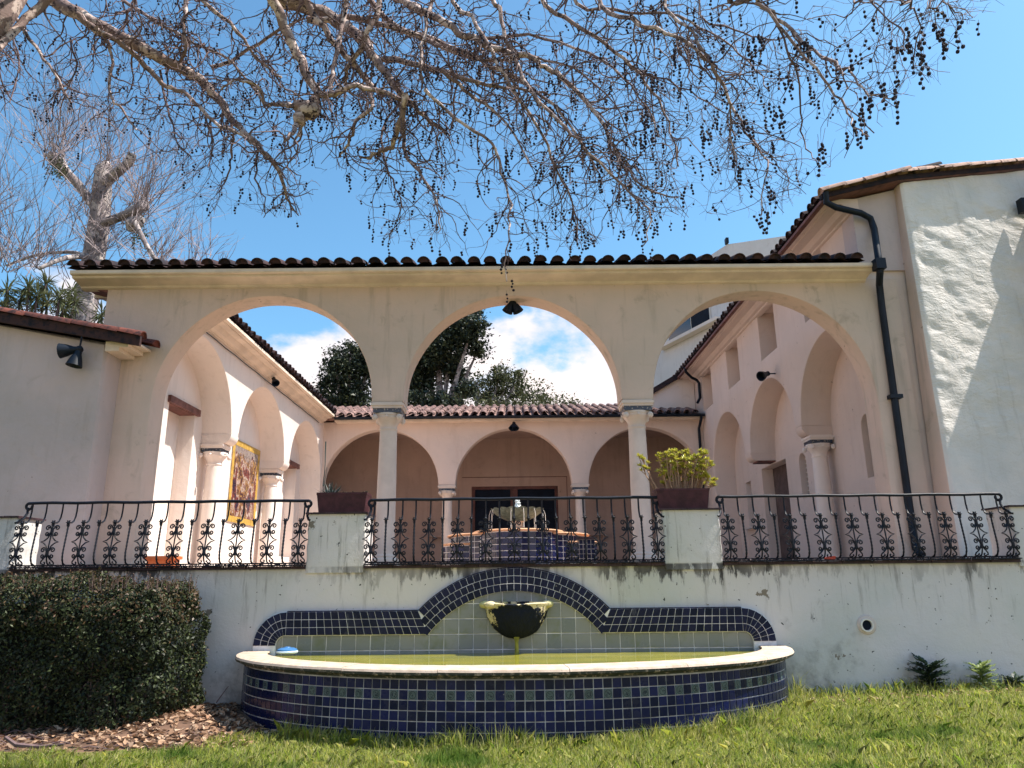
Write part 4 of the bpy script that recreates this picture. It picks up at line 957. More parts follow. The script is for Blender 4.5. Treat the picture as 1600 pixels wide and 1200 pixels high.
# blue band tiles
T3 = 0.31/3; nb = 0
def put_quad(q, nm='band_tile', d=0.007):
    global nb
    c = (sum(p[0] for p in q)/4, sum(p[1] for p in q)/4); qq = [(p[0]-c[0], p[1]-c[1]) for p in q]
    s = [(p[0]*(1-0.0045/max(0.02, math.hypot(*p))), p[1]*(1-0.0045/max(0.02, math.hypot(*p)))) for p in qq]
    me = quad_tile(s, d).mesh(nm, M_blue2)
    inst(nm, me, bs, Matrix.Translation((c[0], YS-0.0005, c[1])) @ Matrix.Rotation(random.gauss(0, 0.006), 4, 'X') @ Matrix.Rotation(random.gauss(0, 0.006), 4, 'Z')); nb += 1
for row in range(3):
    r1 = AR-row*T3; r0 = r1-T3; te = radians((46.0, 48.6, 51.6)[row]); n = 30
    for k in range(n):
        a, b = -te+2*te*k/n, -te+2*te*(k+1)/n; put_quad([(r0*sin(a), CZ+r0*cos(a)), (r0*sin(b), CZ+r0*cos(b)), (r1*sin(b), CZ+r1*cos(b)), (r1*sin(a), CZ+r1*cos(a))])
    z1 = TZ-row*T3; z0 = z1-T3; n2 = 18
    for sg in (-1, 1):
        def xe(z): 
            # miter line from the outer to the inner corner of the arch end
            f = (TZ-z)/0.31; return (AR*sin(th0))*(1-f)+(R_in*sin(thi))*f
        for k in range(n2):
            ta, tb = k/n2, (k+1)/n2
            def X(t, z): s = xe(z)+0.008; return sg*(s+(ccx-s)*t)
            put_quad([(X(ta, z0), z0), (X(tb, z0), z0), (X(tb, z1), z1), (X(ta, z1), z1)])
        R1 = RO-row*T3; R0 = R1-T3
        for k in range(7):
            a, b = pi/2*k/7, pi/2*(k+1)/7; R0_ = max(R0, 0.13)
            put_quad([(sg*(ccx+R0_*cos(a)), ccz+R0_*sin(a)), (sg*(ccx+R0_*cos(b)), ccz+R0_*sin(b)), (sg*(ccx+R1*cos(b)), ccz+R1*sin(b)), (sg*(ccx+R1*cos(a)), ccz+R1*sin(a))])
# bullnose trim on top of the band
m = MB(); k = 0
def trim(p, q):
    p = Vector((p[0], 0, p[1])); q = Vector((q[0], 0, q[1])); d = (q-p); L_ = d.length; d.normalize(); n = Vector((-d.z, 0, d.x))
    if n.z < 0 and abs(n.z) > abs(n.x)*0.1: n = -n
    a = p+d*0.004; b = q-d*0.004; Y0, Y1 = YS-0.002, YW-0.001
    vs = []
    for e in (a, b): vs += [Vector((e.x, Y0, e.z)), Vector((e.x, Y0, e.z))+n*0.006, Vector((e.x, Y0+0.012, e.z))+n*0.013, Vector((e.x, Y1, e.z))+n*0.013, Vector((e.x, Y1, e.z))]
    mm = MB(); mm.add(vs, [(0, 1, 6, 5), (1, 2, 7, 6), (2, 3, 8, 7), (3, 4, 9, 8), (4, 0, 5, 9), (0, 4, 3, 2, 1), (5, 6, 7, 8, 9)])
    c = (a+b)/2; mm.obj('trim_tile', M_blue2, bs, None, True, Vector((c.x, Y0, c.z)))
te = th0
for k in range(30): a, b = -te+2*te*k/30, -te+2*te*(k+1)/30; trim((AR*sin(a), CZ+AR*cos(a)), (AR*sin(b), CZ+AR*cos(b)))
for sg in (-1, 1):
    s = AR*sin(th0)+0.008
    for k in range(18): trim((sg*(s+(ccx-s)*k/18), TZ), (sg*(s+(ccx-s)*(k+1)/18), TZ))

# ================================================================ POOL
pool = thing('fountain_pool', 'large half-oval pool with cobalt tiled front and pale stone rim', 'pool', (0, YW, 0))
A_, B_ = 3.60, 2.35; RZ = 0.68
def ell(a, b, t): return (-a*cos(t), YW-b*sin(t))
# cumulative arc length
TT = np.linspace(0, pi, 4001); ex = -A_*np.cos(TT); ey = YW-B_*np.sin(TT); sl_ = np.concatenate([[0], np.cumsum(np.hypot(np.diff(ex), np.diff(ey)))])
def at_s(s): t = np.interp(s, sl_, TT); x, y = ell(A_, B_, t); tx, ty = A_*sin(t), -B_*cos(t); L_ = math.hypot(tx, ty); tx, ty = tx/L_, ty/L_; return x, y, tx, ty
m = MB(); n = 160
for k in range(n+1):
    x, y, tx, ty = at_s(sl_[-1]*k/n); nx_, ny_ = (ty, -tx)
    # outer, inner
    m.v += [(x, y, -0.45), (x, y, RZ-0.10), (x-nx_*0.22, y-ny_*0.22, RZ-0.10), (x-nx_*0.22, y-ny_*0.22, 0.2)]
for k in range(n):
    for i in range(3): m.f.append((4*k+i, 4*k+4+i, 4*k+5+i, 4*k+1+i))
m.obj('basin_wall', M_grout, pool, 40)
m = MB(); pts = [ell(A_-0.2, B_-0.2, t) for t in np.linspace(0, pi, 80)]; pts[0] = (pts[0][0], YW-0.02); pts[-1] = (pts[-1][0], YW-0.02)
m.v = [(p[0], p[1], 0.615) for p in pts]; m.f = [tuple(range(len(pts)))]; m.obj('pool_water', M_water, pool, None, True)
# rows of glazed tiles on the front
TW = 0.104; ncol = int(sl_[-1]/TW); TWx = sl_[-1]/ncol; cand = []
tm = grid_tile(TWx-0.011, TW-0.010, 0.009, 0.0025); me_b = tm.mesh('basin_tile', M_blue); me_d = tm.mesh('basin_tile', M_deco)
for c in range(ncol):
    for r in range(9):
        z = RZ-0.115-TW*(r+0.5)-0.005; s = (c+0.5)*TWx; x, y, tx, ty = at_s(s)
        Mx = Matrix.Translation((x+ty*0.0005, y-tx*0.0005, z)) @ Matrix(((tx, -ty, 0, 0), (ty, tx, 0, 0), (0, 0, 1, 0), (0, 0, 0, 1))) @ Matrix.Rotation(random.gauss(0, 0.008), 4, 'X') @ Matrix.Rotation(random.gauss(0, 0.008), 4, 'Z')
        if z+TW/2 < gz(x, y)-0.06: continue
        a = proj((x-tx*.05, y-ty*.05, z)); b = proj((x+tx*.05, y+ty*.05, z)); vis = abs(b[0]-a[0])
        if z < gz(x, y): vis *= 0.3
        cand.append((vis, Mx, r == 1 and c % 2 == 0, x, y, z))
cand.sort(key=lambda q: -q[0]); rest = MB(); restd = MB()
for i, (v, Mx, deco, *_r) in enumerate(cand):
    if deco: inst('decorated_tile', me_d, pool, Mx)
nblue = 0
for i, (v, Mx, deco, *_r) in enumerate(cand):
    if deco: continue
    if nblue < 300: inst('basin_tile', me_b, pool, Mx); nblue += 1
    else: rest.add([Mx @ Vector(q) for q in tm.v], tm.f)
tag(rest.obj('side_basin_tiles', M_blue, pool), kind='stuff')
# stone rim, cut in lengths
pf = [(-0.27, -0.02), (-0.27, -0.015), (-0.265, 0.0), (0.08, 0.0), (0.115, -0.012), (0.128, -0.035), (0.12, -0.062), (0.09, -0.078), (0.045, -0.082), (0.035, -0.105), (0.0, -0.112), (-0.2, -0.10)]
cuts = [0, 0.085, 0.19, 0.30, 0.415, 0.56, 0.70, 0.83, 0.93, 1.0]
for ci in range(len(cuts)-1):
    m = MB(); s0 = sl_[-1]*cuts[ci]+0.003; s1 = sl_[-1]*cuts[ci+1]-0.003; nn = 16; q = len(pf); dzj = random.uniform(-0.003, 0.003)
    for k in range(nn+1):
        x, y, tx, ty = at_s(s0+(s1-s0)*k/nn); nx_, ny_ = ty, -tx
        for (u, h) in pf:
            yy = min(y+ny_*u, YW-0.002) if k in (0, nn) and (ci in (0, len(cuts)-2)) else y+ny_*u
            m.v.append((x+nx_*u, min(yy, YW-0.0705 if abs(x) < 3.7 and abs(x) > 0 and yy > YW-0.07 and abs(x+nx_*u) < 3.6 else YW-0.002), RZ+h+dzj+0.002*noise.noise(Vector((x*3, y*3, u)))))
    for k in range(nn):
        for i in range(q): j = (i+1) % q; m.f.append((k*q+i, k*q+j, (k+1)*q+j, (k+1)*q+i))
    m.f.append(tuple(range(q))); m.f.append(tuple(nn*q+i for i in range(q))); m.obj('rim_stone', M_coping, pool, 40)
# small blue float on the left rim
fx = P(449, 1014, 10.15)
fl_ = thing('pool_float', 'small blue and white round float lying on the left end of the pool rim', 'float', (fx.x, 10.15, RZ))
m = MB(); m.lathe([(0.10, 0.002), (0.135, 0.012), (0.14, 0.028), (0.13, 0.04)], (fx.x, 10.15, RZ), 24); m.obj('lower_shell', simple('white_plastic', (0.5, 0.6, 0.66), 0.4, 0.05), fl_, 40)
m = MB(); m.lathe([(0.13, 0.041), (0.125, 0.055), (0.09, 0.072), (0.04, 0.078), (0.035, 0.086), (0.01, 0.088)], (fx.x, 10.15, RZ), 24); m.obj('top_shell', simple('blue_plastic', (0.05, 0.16, 0.36), 0.35, 0.1), fl_, 40)

# ================================================================ STONE BOWL on the wall
bowl = thing('stone_wall_bowl', 'moss blackened half-round stone basin on the wall above the green water', 'stone bowl', (0.03, YW-0.03, 0.8))
m = MB(); nt_, nz_ = 96, 40; bx, bz0, bz1 = 0.03, 0.80, 1.27
for j in range(nz_+1):
    f = j/nz_; z = bz0+(bz1-bz0)*f; R = 0.02+0.41*(1-(1-f)**2.0)**0.52 if f > 0 else 0.02
    if f > 0.9: R += 0.02*((f-0.9)/0.1)
    for k in range(nt_+1):
        a = pi*k/nt_; fl = 1+0.028*abs(sin(a*3.5))*f; nn = 0.018*noise.noise(Vector((cos(a)*4, sin(a)*4, z*6)))+0.012*noise.noise(Vector((cos(a)*11, sin(a)*11, z*20)))
        dip = 0.0
        rr = R*fl+nn; zz = z
        if f > 0.8: zz -= 0.016*math.exp(-((a-pi/2)/0.36)**2)*((f-0.8)/0.2)
        m.v.append((bx-rr*cos(a), YW-0.03-rr*0.86*sin(a), zz))
q = nt_+1
for j in range(nz_):
    for k in range(nt_): m.f.append((j*q+k, j*q+k+1, (j+1)*q+k+1, (j+1)*q+k))
# rim thickness and inside
base = nz_*q; b = len(m.v)
for (rf, dz_) in ((0.90, 0.012), (0.80, 0.004), (0.74, -0.07), (0.5, -0.22)):
    for k in range(nt_+1):
        v = m.v[base+k]; m.v.append((bx+(v[0]-bx)*rf, YW-0.03+(v[1]-YW+0.03)*rf, v[2]+dz_))
for jj in range(4):
    A0 = base if jj == 0 else b+(jj-1)*q; B0 = b+jj*q
    for k in range(nt_): m.f.append((A0+k, A0+k+1, B0+k+1, B0+k))
m.obj('bowl_body', M_bowl, bowl, 60)
m = MB()
for a in (0.10, 0.62, pi-0.62, pi-0.10):
    x = bx-0.43*cos(a); y = YW-0.03-0.43*0.86*sin(a); sc = (1.25, 1.0, 0.75) if a in (0.10, pi-0.10) else (1.1, 1.0, 0.7)
    if a != pi-0.62: m.ball((x, y-0.015, 1.255), 0.07, 14, 10, sc)
m.obj('rim_lug', M_bowl, bowl, 60)
m = MB(); m.box((bx-0.42, YW-0.06, 1.235), (bx+0.42, YW-0.03, 1.29)); m.obj('back_ledge', M_bowl, bowl)
m = MB(); m.tube([(bx, YW-0.16, 0.83), (bx, YW-0.17, 0.76), (bx, YW-0.17, 0.6)], [0.04, 0.024, 0.03], 10); m.obj('water_trickle', simple('algae', (0.20, 0.20, 0.03), 0.3, 0.4, 10, 0.3), bowl, 50)

# ================================================================ COURTYARD FOUNTAIN
cf = thing('court_fountain', 'tiered stone fountain rising from a blue tiled basin in the middle of the court', 'fountain', (0.1, 18.6, FL))
def ring_wall(cx, cy, a, b, z0, z1, nm, tilemat, root, rows, seg=(pi, 2*pi), cap=True, tw=0.17):
    m = MB(); m.lathe([(1, 0), (1, z1-z0)], (cx, cy, z0), 64, a, b); m.obj(nm, M_groutw, root, 40)
    n = max(4, int((a+b)/2*(seg[1]-seg[0])/tw)); hh = (z1-z0-0.01)/rows
    me = grid_tile(tw-0.016, hh-0.016, 0.010, 0.003).mesh('basin_tile', tilemat)
    for k in range(n):
        t = seg[0]+(seg[1]-seg[0])*(k+.5)/n; nx_, ny_ = cos(t)/a, sin(t)/b; L_ = math.hypot(nx_, ny_); nx_, ny_ = nx_/L_, ny_/L_
        for r in range(rows):
            inst('basin_tile', me, root, Matrix.Translation((cx+a*cos(t), cy+b*sin(t), z0+hh*(r+.5))) @ Matrix(((-ny_, -nx_, 0, 0), (nx_, -ny_, 0, 0), (0, 0, 1, 0), (0, 0, 0, 1))))
    m = MB(); m.lathe([(1.02, 0), (1.06, 0.01), (1.07, 0.035), (1.05, 0.055), (0.8, 0.06)], (cx, cy, z1), 64, a, b); m.obj('rim', M_court_rim, root, 40)
M_court_rim = simple('terracotta_rim', (0.60, 0.34, 0.20), 0.7, 0.2, 6, 0.3)
M_bluec = glaze('court_blue_glaze', (0.005, 0.008, 0.034), (0.010, 0.014, 0.075), (0.04, 0.04, 0.06), 0.3, 0.08)
ring_wall(0.12, 18.6, 1.65, 1.45, FL, FL+0.80, 'basin_wall', M_bluec, cf, 6)
ring_wall(0.12, 18.1, 1.02, 1.35, FL, FL+0.85, 'front_lobe', M_bluec, cf, 6)
ring_wall(-1.15, 18.3, 0.55, 0.75, FL, FL+0.58, 'left_lobe', M_bluec, cf, 4); ring_wall(1.45, 18.3, 0.55, 0.75, FL, FL+0.60, 'right_lobe', M_bluec, cf, 4)
m = MB(); cx_, cy_ = 0.10, 18.6
m.lathe([(0.30, 0.7), (0.28, 0.9), (0.26, 1.0), (0.14, 1.06), (0.12, 1.16), (0.2, 1.20)], (cx_, cy_, FL), 24); m.obj('pedestal', M_bowlc if False else M_stone, cf, 40)
M_verd = simple('verdigris_stone', (0.085, 0.125, 0.12), 0.6, 0.45, 12, 0.5, 20)
m = MB(); n1, n2 = 64, 10
for j in range(n2+1):
    f = j/n2; r = 0.14+0.50*(1-(1-f)**1.5)**0.8; z = FL+1.18+0.30*f
    for k in range(n1): a = 2*pi*k/n1; rr = r*(1+0.045*abs(sin(a*8))*f); m.v.append((cx_+rr*cos(a), cy_+rr*sin(a), z+0.03*abs(sin(a*8))*f*f))
for j in range(n2):
    for k in range(n1): k2 = (k+1) % n1; m.f.append((j*n1+k, j*n1+k2, (j+1)*n1+k2, (j+1)*n1+k))
b = len(m.v)
for k in range(n1): v = m.v[n2*n1+k]; m.v.append((cx_+(v[0]-cx_)*0.9, cy_+(v[1]-cy_)*0.9, v[2]-0.03))
for k in range(n1): k2 = (k+1) % n1; m.f.append((n2*n1+k, n2*n1+k2, b+k2, b+k))
m.f.append(tuple(b+k for k in range(n1))); m.obj('bowl', M_verd, cf, 60)
M_foam = NT('white_water_foam').fin((0.85, 0.87, 0.88), 0.25, None, 0.5)
m = MB(); rr = random.Random(3)
for k in range(90):
    a = rr.uniform(0, 6.28); h = rr.random(); r = rr.uniform(0, 0.15)*(1-h*0.75); m.ball((cx_+r*cos(a), cy_+r*sin(a), FL+1.45+h*0.28), rr.uniform(0.012, 0.032), 6, 4)
m.lathe([(0.14, 0), (0.10, 0.08), (0.06, 0.16), (0.02, 0.25)], (cx_, cy_, FL+1.44), 12)
for k in range(14):
    a = 2*pi*k/14; R = 0.66; m.tube([(cx_+R*cos(a), cy_+R*sin(a), FL+1.47), (cx_+(R+0.04)*cos(a), cy_+(R+0.04)*sin(a), FL+1.35), (cx_+(R+0.05)*cos(a), cy_+(R+0.05)*sin(a), FL+1.0)], 0.0045, 4)
tag(m.obj('water_jet', M_foam, cf, 60), kind='stuff')
ped = thing('tiled_pedestal', 'dark blue tiled pedestal right of the court fountain', 'pedestal', (1.55, 16.4, FL))
m = MB(); m.box((1.42, 16.3, FL), (1.76, 16.64, FL+0.62)); m.obj('pedestal_core', M_grout, ped); m = MB(); m.box((1.38, 16.26, FL+0.621), (1.80, 16.68, FL+0.68)); m.obj('cap', M_cope, ped)
me = grid_tile(0.075, 0.09, 0.008).mesh('pedestal_tile', M_blue2)
for i in range(4):
    for j in range(6):
        inst('pedestal_tile', me, ped, Matrix.Translation((1.42+0.085*(i+.5), 16.3, FL+0.02+0.1*(j+.5))))
        inst('pedestal_tile', me, ped, Matrix.Translation((1.42, 16.3+0.085*(i+.5), FL+0.02+0.1*(j+.5))) @ Matrix.Rotation(-pi/2, 4, 'Z'))
# terracotta trough on the terrace behind the left railing
m0 = P(232, 873, 11.6); tt = thing('terracotta_trough', 'orange terracotta trough on the terrace behind the left railing', 'planter', (m0.x+0.22, 11.6, FL))
m = MB(); xa, xb = m0.x, m0.x+0.46
m.box((xa, 11.45, FL+0.15), (xb, 11.75, FL+0.2)); m.box((xa+0.03, 11.48, FL), (xb-0.03, 11.72, FL+0.149)); m.obj('trough', simple('orange_terracotta', (0.50, 0.14, 0.05), 0.7, 0.2), tt)
sc_ = P(1296, 876, 10.66); rs = MB(); rs.ball((sc_.x, 10.64, 1.83), 0.05, 8, 5, (1.6, 0.8, 0.5)); rs.ball((sc_.x+0.05, 10.62, 1.85), 0.03, 7, 4, (1.2, 0.7, 0.5))
tag(rs.obj('crumpled_wrapper', simple('red_wrapper', (0.5, 0.07, 0.04), 0.6, 0.2), None, 40, origin=Vector((sc_.x, 10.64, 1.8))), 'small crumpled red wrapper on the coping below the right railing', 'litter')

# ================================================================ PLANTERS
def planter(x0, x1, zt, label):
    r = thing('planter', label, 'planter', ((x0+x1)/2, YW+0.2, zt)); h = 0.29; y0, y1 = YW+0.02, YW+0.40
    m = MB(); c = (x0+x1)/2; w = (x1-x0)/2
    def ringp(s, z, ins=0): return [(c-w*s+ins, y0+(1-s)*0.3+ins, z), (c+w*s-ins, y0+(1-s)*0.3+ins, z), (c+w*s-ins, y1-(1-s)*0.3-ins, z), (c-w*s+ins, y1-(1-s)*0.3-ins, z)]
    rings = [ringp(0.90, zt), ringp(0.985, zt+h-0.035), ringp(1.0, zt+h-0.033), ringp(1.0, zt+h), ringp(1.0, zt+h, 0.025), ringp(0.98, zt+h-0.06, 0.025)]
    for q in rings: m.v += q
    for k in range(5):
        for i in range(4): j = (i+1) % 4; m.f.append((4*k+i, 4*k+j, 4*k+4+j, 4*k+4+i))
    m.f.append((3, 2, 1, 0)); m.obj('box', M_planter, r)
    m = MB(); m.v = ringp(0.98, zt+h-0.045, 0.026); m.f = [(0, 1, 2, 3)]; m.obj('soil', M_soil, r); return r, zt+h
pa = P(493, 798, YW+0.02); pb = P(570, 798, YW+0.02)
_, pz1 = planter(pa.x, pb.x+0.02, PZ+0.037, 'plum-dark rectangular planter with spiky plants, on the pillar left of the middle railing')
pc = P(1027, 794, YW+0.02); pd = P(1111, 794, YW+0.02)
_, pz2 = planter(pc.x, pd.x, PZ+0.047, 'plum-dark rectangular planter under yellow green succulents, on the pillar right of the middle railing')
class Leaves:
    def __init__(s): s.v = []; s.f = []
    def leaf(s, p, d, L, w, up=Vector((0, 0, 1)), bend=0.15):
        d = d.normalized(); sd = d.cross(up); sd = sd.normalized() if sd.length > 1e-3 else Vector((1, 0, 0)); n = sd.cross(d); b = len(s.v)
        s.v += [p, p+d*L*0.5+sd*w-n*L*bend*0.3, p+d*L-n*L*bend, p+d*L*0.5-sd*w-n*L*bend*0.3]; s.f.append((b, b+1, b+2, b+3))
    def obj(s, nm, mat, parent=None):
        m = MB(); m.v = [tuple(v) for v in s.v]; m.f = s.f; return m.obj(nm, mat, parent, None, False)
def rv(r=random): 
    a = r.uniform(0, 2*pi); z = r.uniform(-1, 1); q = sqrt(1-z*z); return Vector((q*cos(a), q*sin(a), z))
M_succ = leaf_mat('yellow_green_succulent', [(0.42, 0.42, 0.06), (0.60, 0.52, 0.08), (0.28, 0.33, 0.05), (0.66, 0.60, 0.16)], 0.35, 0.25)
M_stem = simple('succulent_stem', (0.32, 0.20, 0.13), 0.7, 0.3, 20)
rr = random.Random(11)
bases = [(1003, 712), (1028, 716), (1046, 708), (1056, 704), (1068, 712), (1078, 720), (1088, 716), (1098, 708), (1108, 714), (1034, 738), (1050, 724), (1064, 732), (1100, 735), (1104, 748), (1112, 752), (1042, 750), (1085, 740), (1094, 724), (1060, 720), (1074, 708)]
sp_ = thing('succulent', 'leggy yellow green succulents with pale stems growing in the planter on the right-hand pillar', 'succulent plant', ((pc.x+pd.x)/2, YW+0.2, pz2-0.04))
st = MB(); lv = Leaves(); c0 = (pc.x+pd.x)/2
for i, (px, py) in enumerate(bases*3):
    t = P(px+rr.uniform(-5, 5), py+rr.uniform(-5, 8), YW+rr.uniform(0.0, 0.38)); bx_ = c0+(t.x-c0)*0.75+rr.uniform(-0.06, 0.06); bx_ = max(pc.x+0.06, min(pd.x-0.06, bx_)); bp = Vector((bx_, YW+0.08+rr.random()*0.25, pz2-0.05))
    mid = (bp+t)/2+Vector((rr.uniform(-.03, .03), rr.uniform(-.03, .03), -0.02)); st.tube([bp, mid, t], [0.010, 0.008, 0.006], 5)
    heads = [t]
    for q in range(rr.randint(1, 3)): s = mid.lerp(t, rr.random()); e = s+Vector((rr.uniform(-.09, .09), rr.uniform(-.06, .06), rr.uniform(0.02, 0.10))); st.tube([s, e], [0.006, 0.005], 4); heads.append(e)
    for h in heads:
        for k in range(26): d = rv(rr); d.z = abs(d.z)*0.9+0.05; lv.leaf(h, d, rr.uniform(0.035, 0.075), 0.014, Vector((0, 0, 1)), 0.1)
tag(st.obj('stem', M_stem, sp_, 50), kind='stuff'); lv.obj('foliage', M_succ, sp_)
M_spk = leaf_mat('grey_green_spiky', [(0.03, 0.05, 0.05), (0.07, 0.10, 0.09), (0.05, 0.05, 0.06)], 0.5, 0.1)
sk = thing('spiky_plant', 'grey spiky tuft with a tall dry stalk in the planter on the left-hand pillar', 'plant', (pa.x+0.16, YW+0.2, pz1-0.04))
lv = Leaves(); c = Vector((pa.x+0.17, YW+0.2, pz1-0.05))
for k in range(70): d = rv(rr); d.z = abs(d.z)*1.3+0.25; lv.leaf(c+Vector((rr.uniform(-.05, .05), rr.uniform(-.05, .05), 0)), d, rr.uniform(0.14, 0.28), 0.010, Vector((0, 0, 1)), 0.05)
lv.obj('foliage', M_spk, sk); m = MB(); e = P(509, 690, YW+0.2); f_ = P(505, 760, YW+0.2); m.tube([f_, (f_+e)/2+Vector((0.01, 0, 0)), e], [0.007, 0.006, 0.011], 5); m.tube([P(505, 768, YW+.2), P(511, 730, YW+.2)], 0.004, 4); m.obj('dry_stalk', M_spk, sk)
ro = thing('rosette_succulent', 'low dark rosette succulents beside the spiky tuft in the left-hand planter', 'plant', (pa.x+0.5, YW+0.2, pz1-0.04))
lv = Leaves()
for j in range(9):
    c = Vector((pa.x+0.30+j*0.05, YW+0.10+rr.random()*0.2, pz1-0.03+rr.random()*0.03))
    for k in range(22): d = rv(rr); d.z = abs(d.z)+0.1; lv.leaf(c, d, rr.uniform(0.03, 0.055), 0.012)
lv.obj('foliage', leaf_mat('plum_rosette', [(0.08, 0.02, 0.04), (0.05, 0.07, 0.05), (0.28, 0.22, 0.16)], 0.5, 0.1), ro)

# ================================================================ HEDGE
hedge = thing('hedge', 'thick dark clipped hedge with reddish tips, at left below the iron railing', 'hedge', (-6.4, 10.0, -0.1))
hx0, hx1, hy0, hy1, hz0, hz1 = -9.2, -4.12, 9.25, 10.55, -0.16, 1.58
def hedge_surface(n, seed=5):
    r = np.random.RandomState(seed)
    w = np.array([5.2*1.7*1.25, 5.2*1.3*1.3, 1.3*1.7*1.6, 5.2*1.7*0.25]); w /= w.sum(); f = r.choice(4, n, p=w); u = r.rand(n); v = r.rand(n)
    p = np.zeros((n, 3)); nn = np.zeros((n, 3))
    a = f == 0; p[a] = np.c_[hx0+(hx1-hx0)*u[a], np.full(a.sum(), hy0), hz0+(hz1-hz0)*v[a]]; nn[a] = (0, -1, 0.15)
    a = f == 1; p[a] = np.c_[hx0+(hx1-hx0)*u[a], hy0+(hy1-hy0)*v[a], np.full(a.sum(), hz1)]; nn[a] = (0, 0, 1)
    a = f == 2; p[a] = np.c_[np.full(a.sum(), hx1), hy0+(hy1-hy0)*u[a], hz0+(hz1-hz0)*v[a]]; nn[a] = (1, 0, 0.1)
    a = f == 3; p[a] = np.c_[hx0+(hx1-hx0)*u[a], np.full(a.sum(), hy1), hz0+(hz1-hz0)*v[a]]; nn[a] = (0, 1, 0)
    # round the edges: project on a rounded box
    rr_ = 0.46; lo = np.array([hx0-2, hy0+rr_, hz0-1.0]); hi = np.array([hx1-rr_, hy1-rr_, hz1-rr_])
    q_ = np.clip(p, lo, hi); dd = p-q_; ln_ = np.linalg.norm(dd, axis=1)[:, None]; nn = dd/np.maximum(ln_, 1e-6); p = q_+nn*rr_
    p[:, 0] -= 0.16*np.clip((0.45-p[:, 2])/0.6, 0, 1)**2*np.clip((p[:, 0]-(hx1-1.2))/1.2, 0, 1)
    bump = np.array([noise.noise(Vector((q[0]*1.6, q[1]*1.6, q[2]*1.6)))*0.20+noise.noise(Vector((q[0]*4.5, q[1]*4.5, q[2]*4.5)))*0.13 for q in p])
    return p, nn, bump, r
def leaf_cloud(name, p, n, size, mat, parent, r, aspect=0.45, spread=1.0):
    k = len(p); d = n+spread*r.normal(0, 0.7, (k, 3)); d /= np.linalg.norm(d, axis=1)[:, None]
    t = np.cross(d, r.normal(0, 1, (k, 3))); t /= np.linalg.norm(t, axis=1)[:, None]; ax = np.cross(t, d)
    L_ = (size*r.uniform(0.5, 1.7, k))[:, None]
    # d: leaf normal-ish; ax: length direction; t: width; folded a little
    v0 = p-ax*L_*0.5; v1 = p+t*L_*aspect*0.5+d*L_*0.06; v2 = p+ax*L_*0.5-d*L_*0.1; v3 = p-t*L_*aspect*0.5+d*L_*0.06
    V = np.stack([v0, v1, v2, v3], 1).reshape(-1, 3); F_ = np.arange(4*k)
    return tag(np_mesh(name, V, F_, 4, mat, parent), kind='stuff')
M_hleaf = leaf_mat('hedge_leaf', [(0.008, 0.013, 0.010), (0.018, 0.024, 0.013), (0.030, 0.042, 0.017), (0.075, 0.095, 0.035), (0.010, 0.018, 0.011), (0.045, 0.045, 0.024)], 0.5, 0.12, 0.22)
M_htip = leaf_mat('hedge_new_growth', [(0.10, 0.045, 0.03), (0.075, 0.07, 0.028), (0.15, 0.085, 0.05)], 0.45, 0.25)
p, n, bp_, r = hedge_surface(92000); dep = r.exponential(0.05, len(p)); p2 = p+n*(bp_-np.clip(dep, 0, 0.3))[:, None]+r.normal(0, 0.012, p.shape)
leaf_cloud('foliage', p2, n, 0.038, M_hleaf, hedge, r)
p, n, bp_, r = hedge_surface(9000, 9); keep = (p[:, 2] > 1.1) | (r.rand(len(p)) < 0.12); p = p[keep]; n = n[keep]; bp_ = bp_[keep]
p2 = p+n*(bp_+0.015)[:, None]+r.normal(0, 0.015, p.shape); leaf_cloud('new_growth', p2, n, 0.036, M_htip, hedge, r)
m = MB(); m.box((hx0, hy0+0.34, hz0), (hx1-0.5, hy1-0.25, hz1-0.24)); m.obj('hedge_core', simple('hedge_inner_twigs', (0.012, 0.012, 0.010), 0.9, 0.4, 20), hedge)
# sprigs standing off the top and stems near the ground
m = MB(); lv = Leaves(); rr = random.Random(21)
for k in range(330):
    x = rr.uniform(hx0+1.5, hx1-0.05); y = rr.uniform(hy0+0.05, hy1-0.1); z = hz1-0.03+0.10*noise.noise(Vector((x*1.6, y*1.6, 2))); h = rr.uniform(0.05, 0.17); e = Vector((x+rr.uniform(-.04, .04), y+rr.uniform(-.04, .04), z+h)); b_ = Vector((x, y, z-0.05)); m.tube([b_, e], [0.003, 0.0015], 3)
    for q in range(7): f_ = 0.25+q*0.11; lv.leaf(b_.lerp(e, f_), Vector((rr.uniform(-1, 1), rr.uniform(-1, 1), 0.7)), rr.uniform(0.02, 0.035), 0.007)
for k in range(26): x = rr.uniform(hx0+2, hx1-0.3); m.tube([(x, hy0+0.3, -0.1), (x+rr.uniform(-.15, .15), hy0+0.18, 0.35), (x+rr.uniform(-.3, .3), hy0+0.2, 0.7)], [0.015, 0.011, 0.007], 5)
tag(m.obj('stem', M_twig, hedge, None, False), kind='stuff'); lv.obj('sprig_leaves', M_htip, hedge)

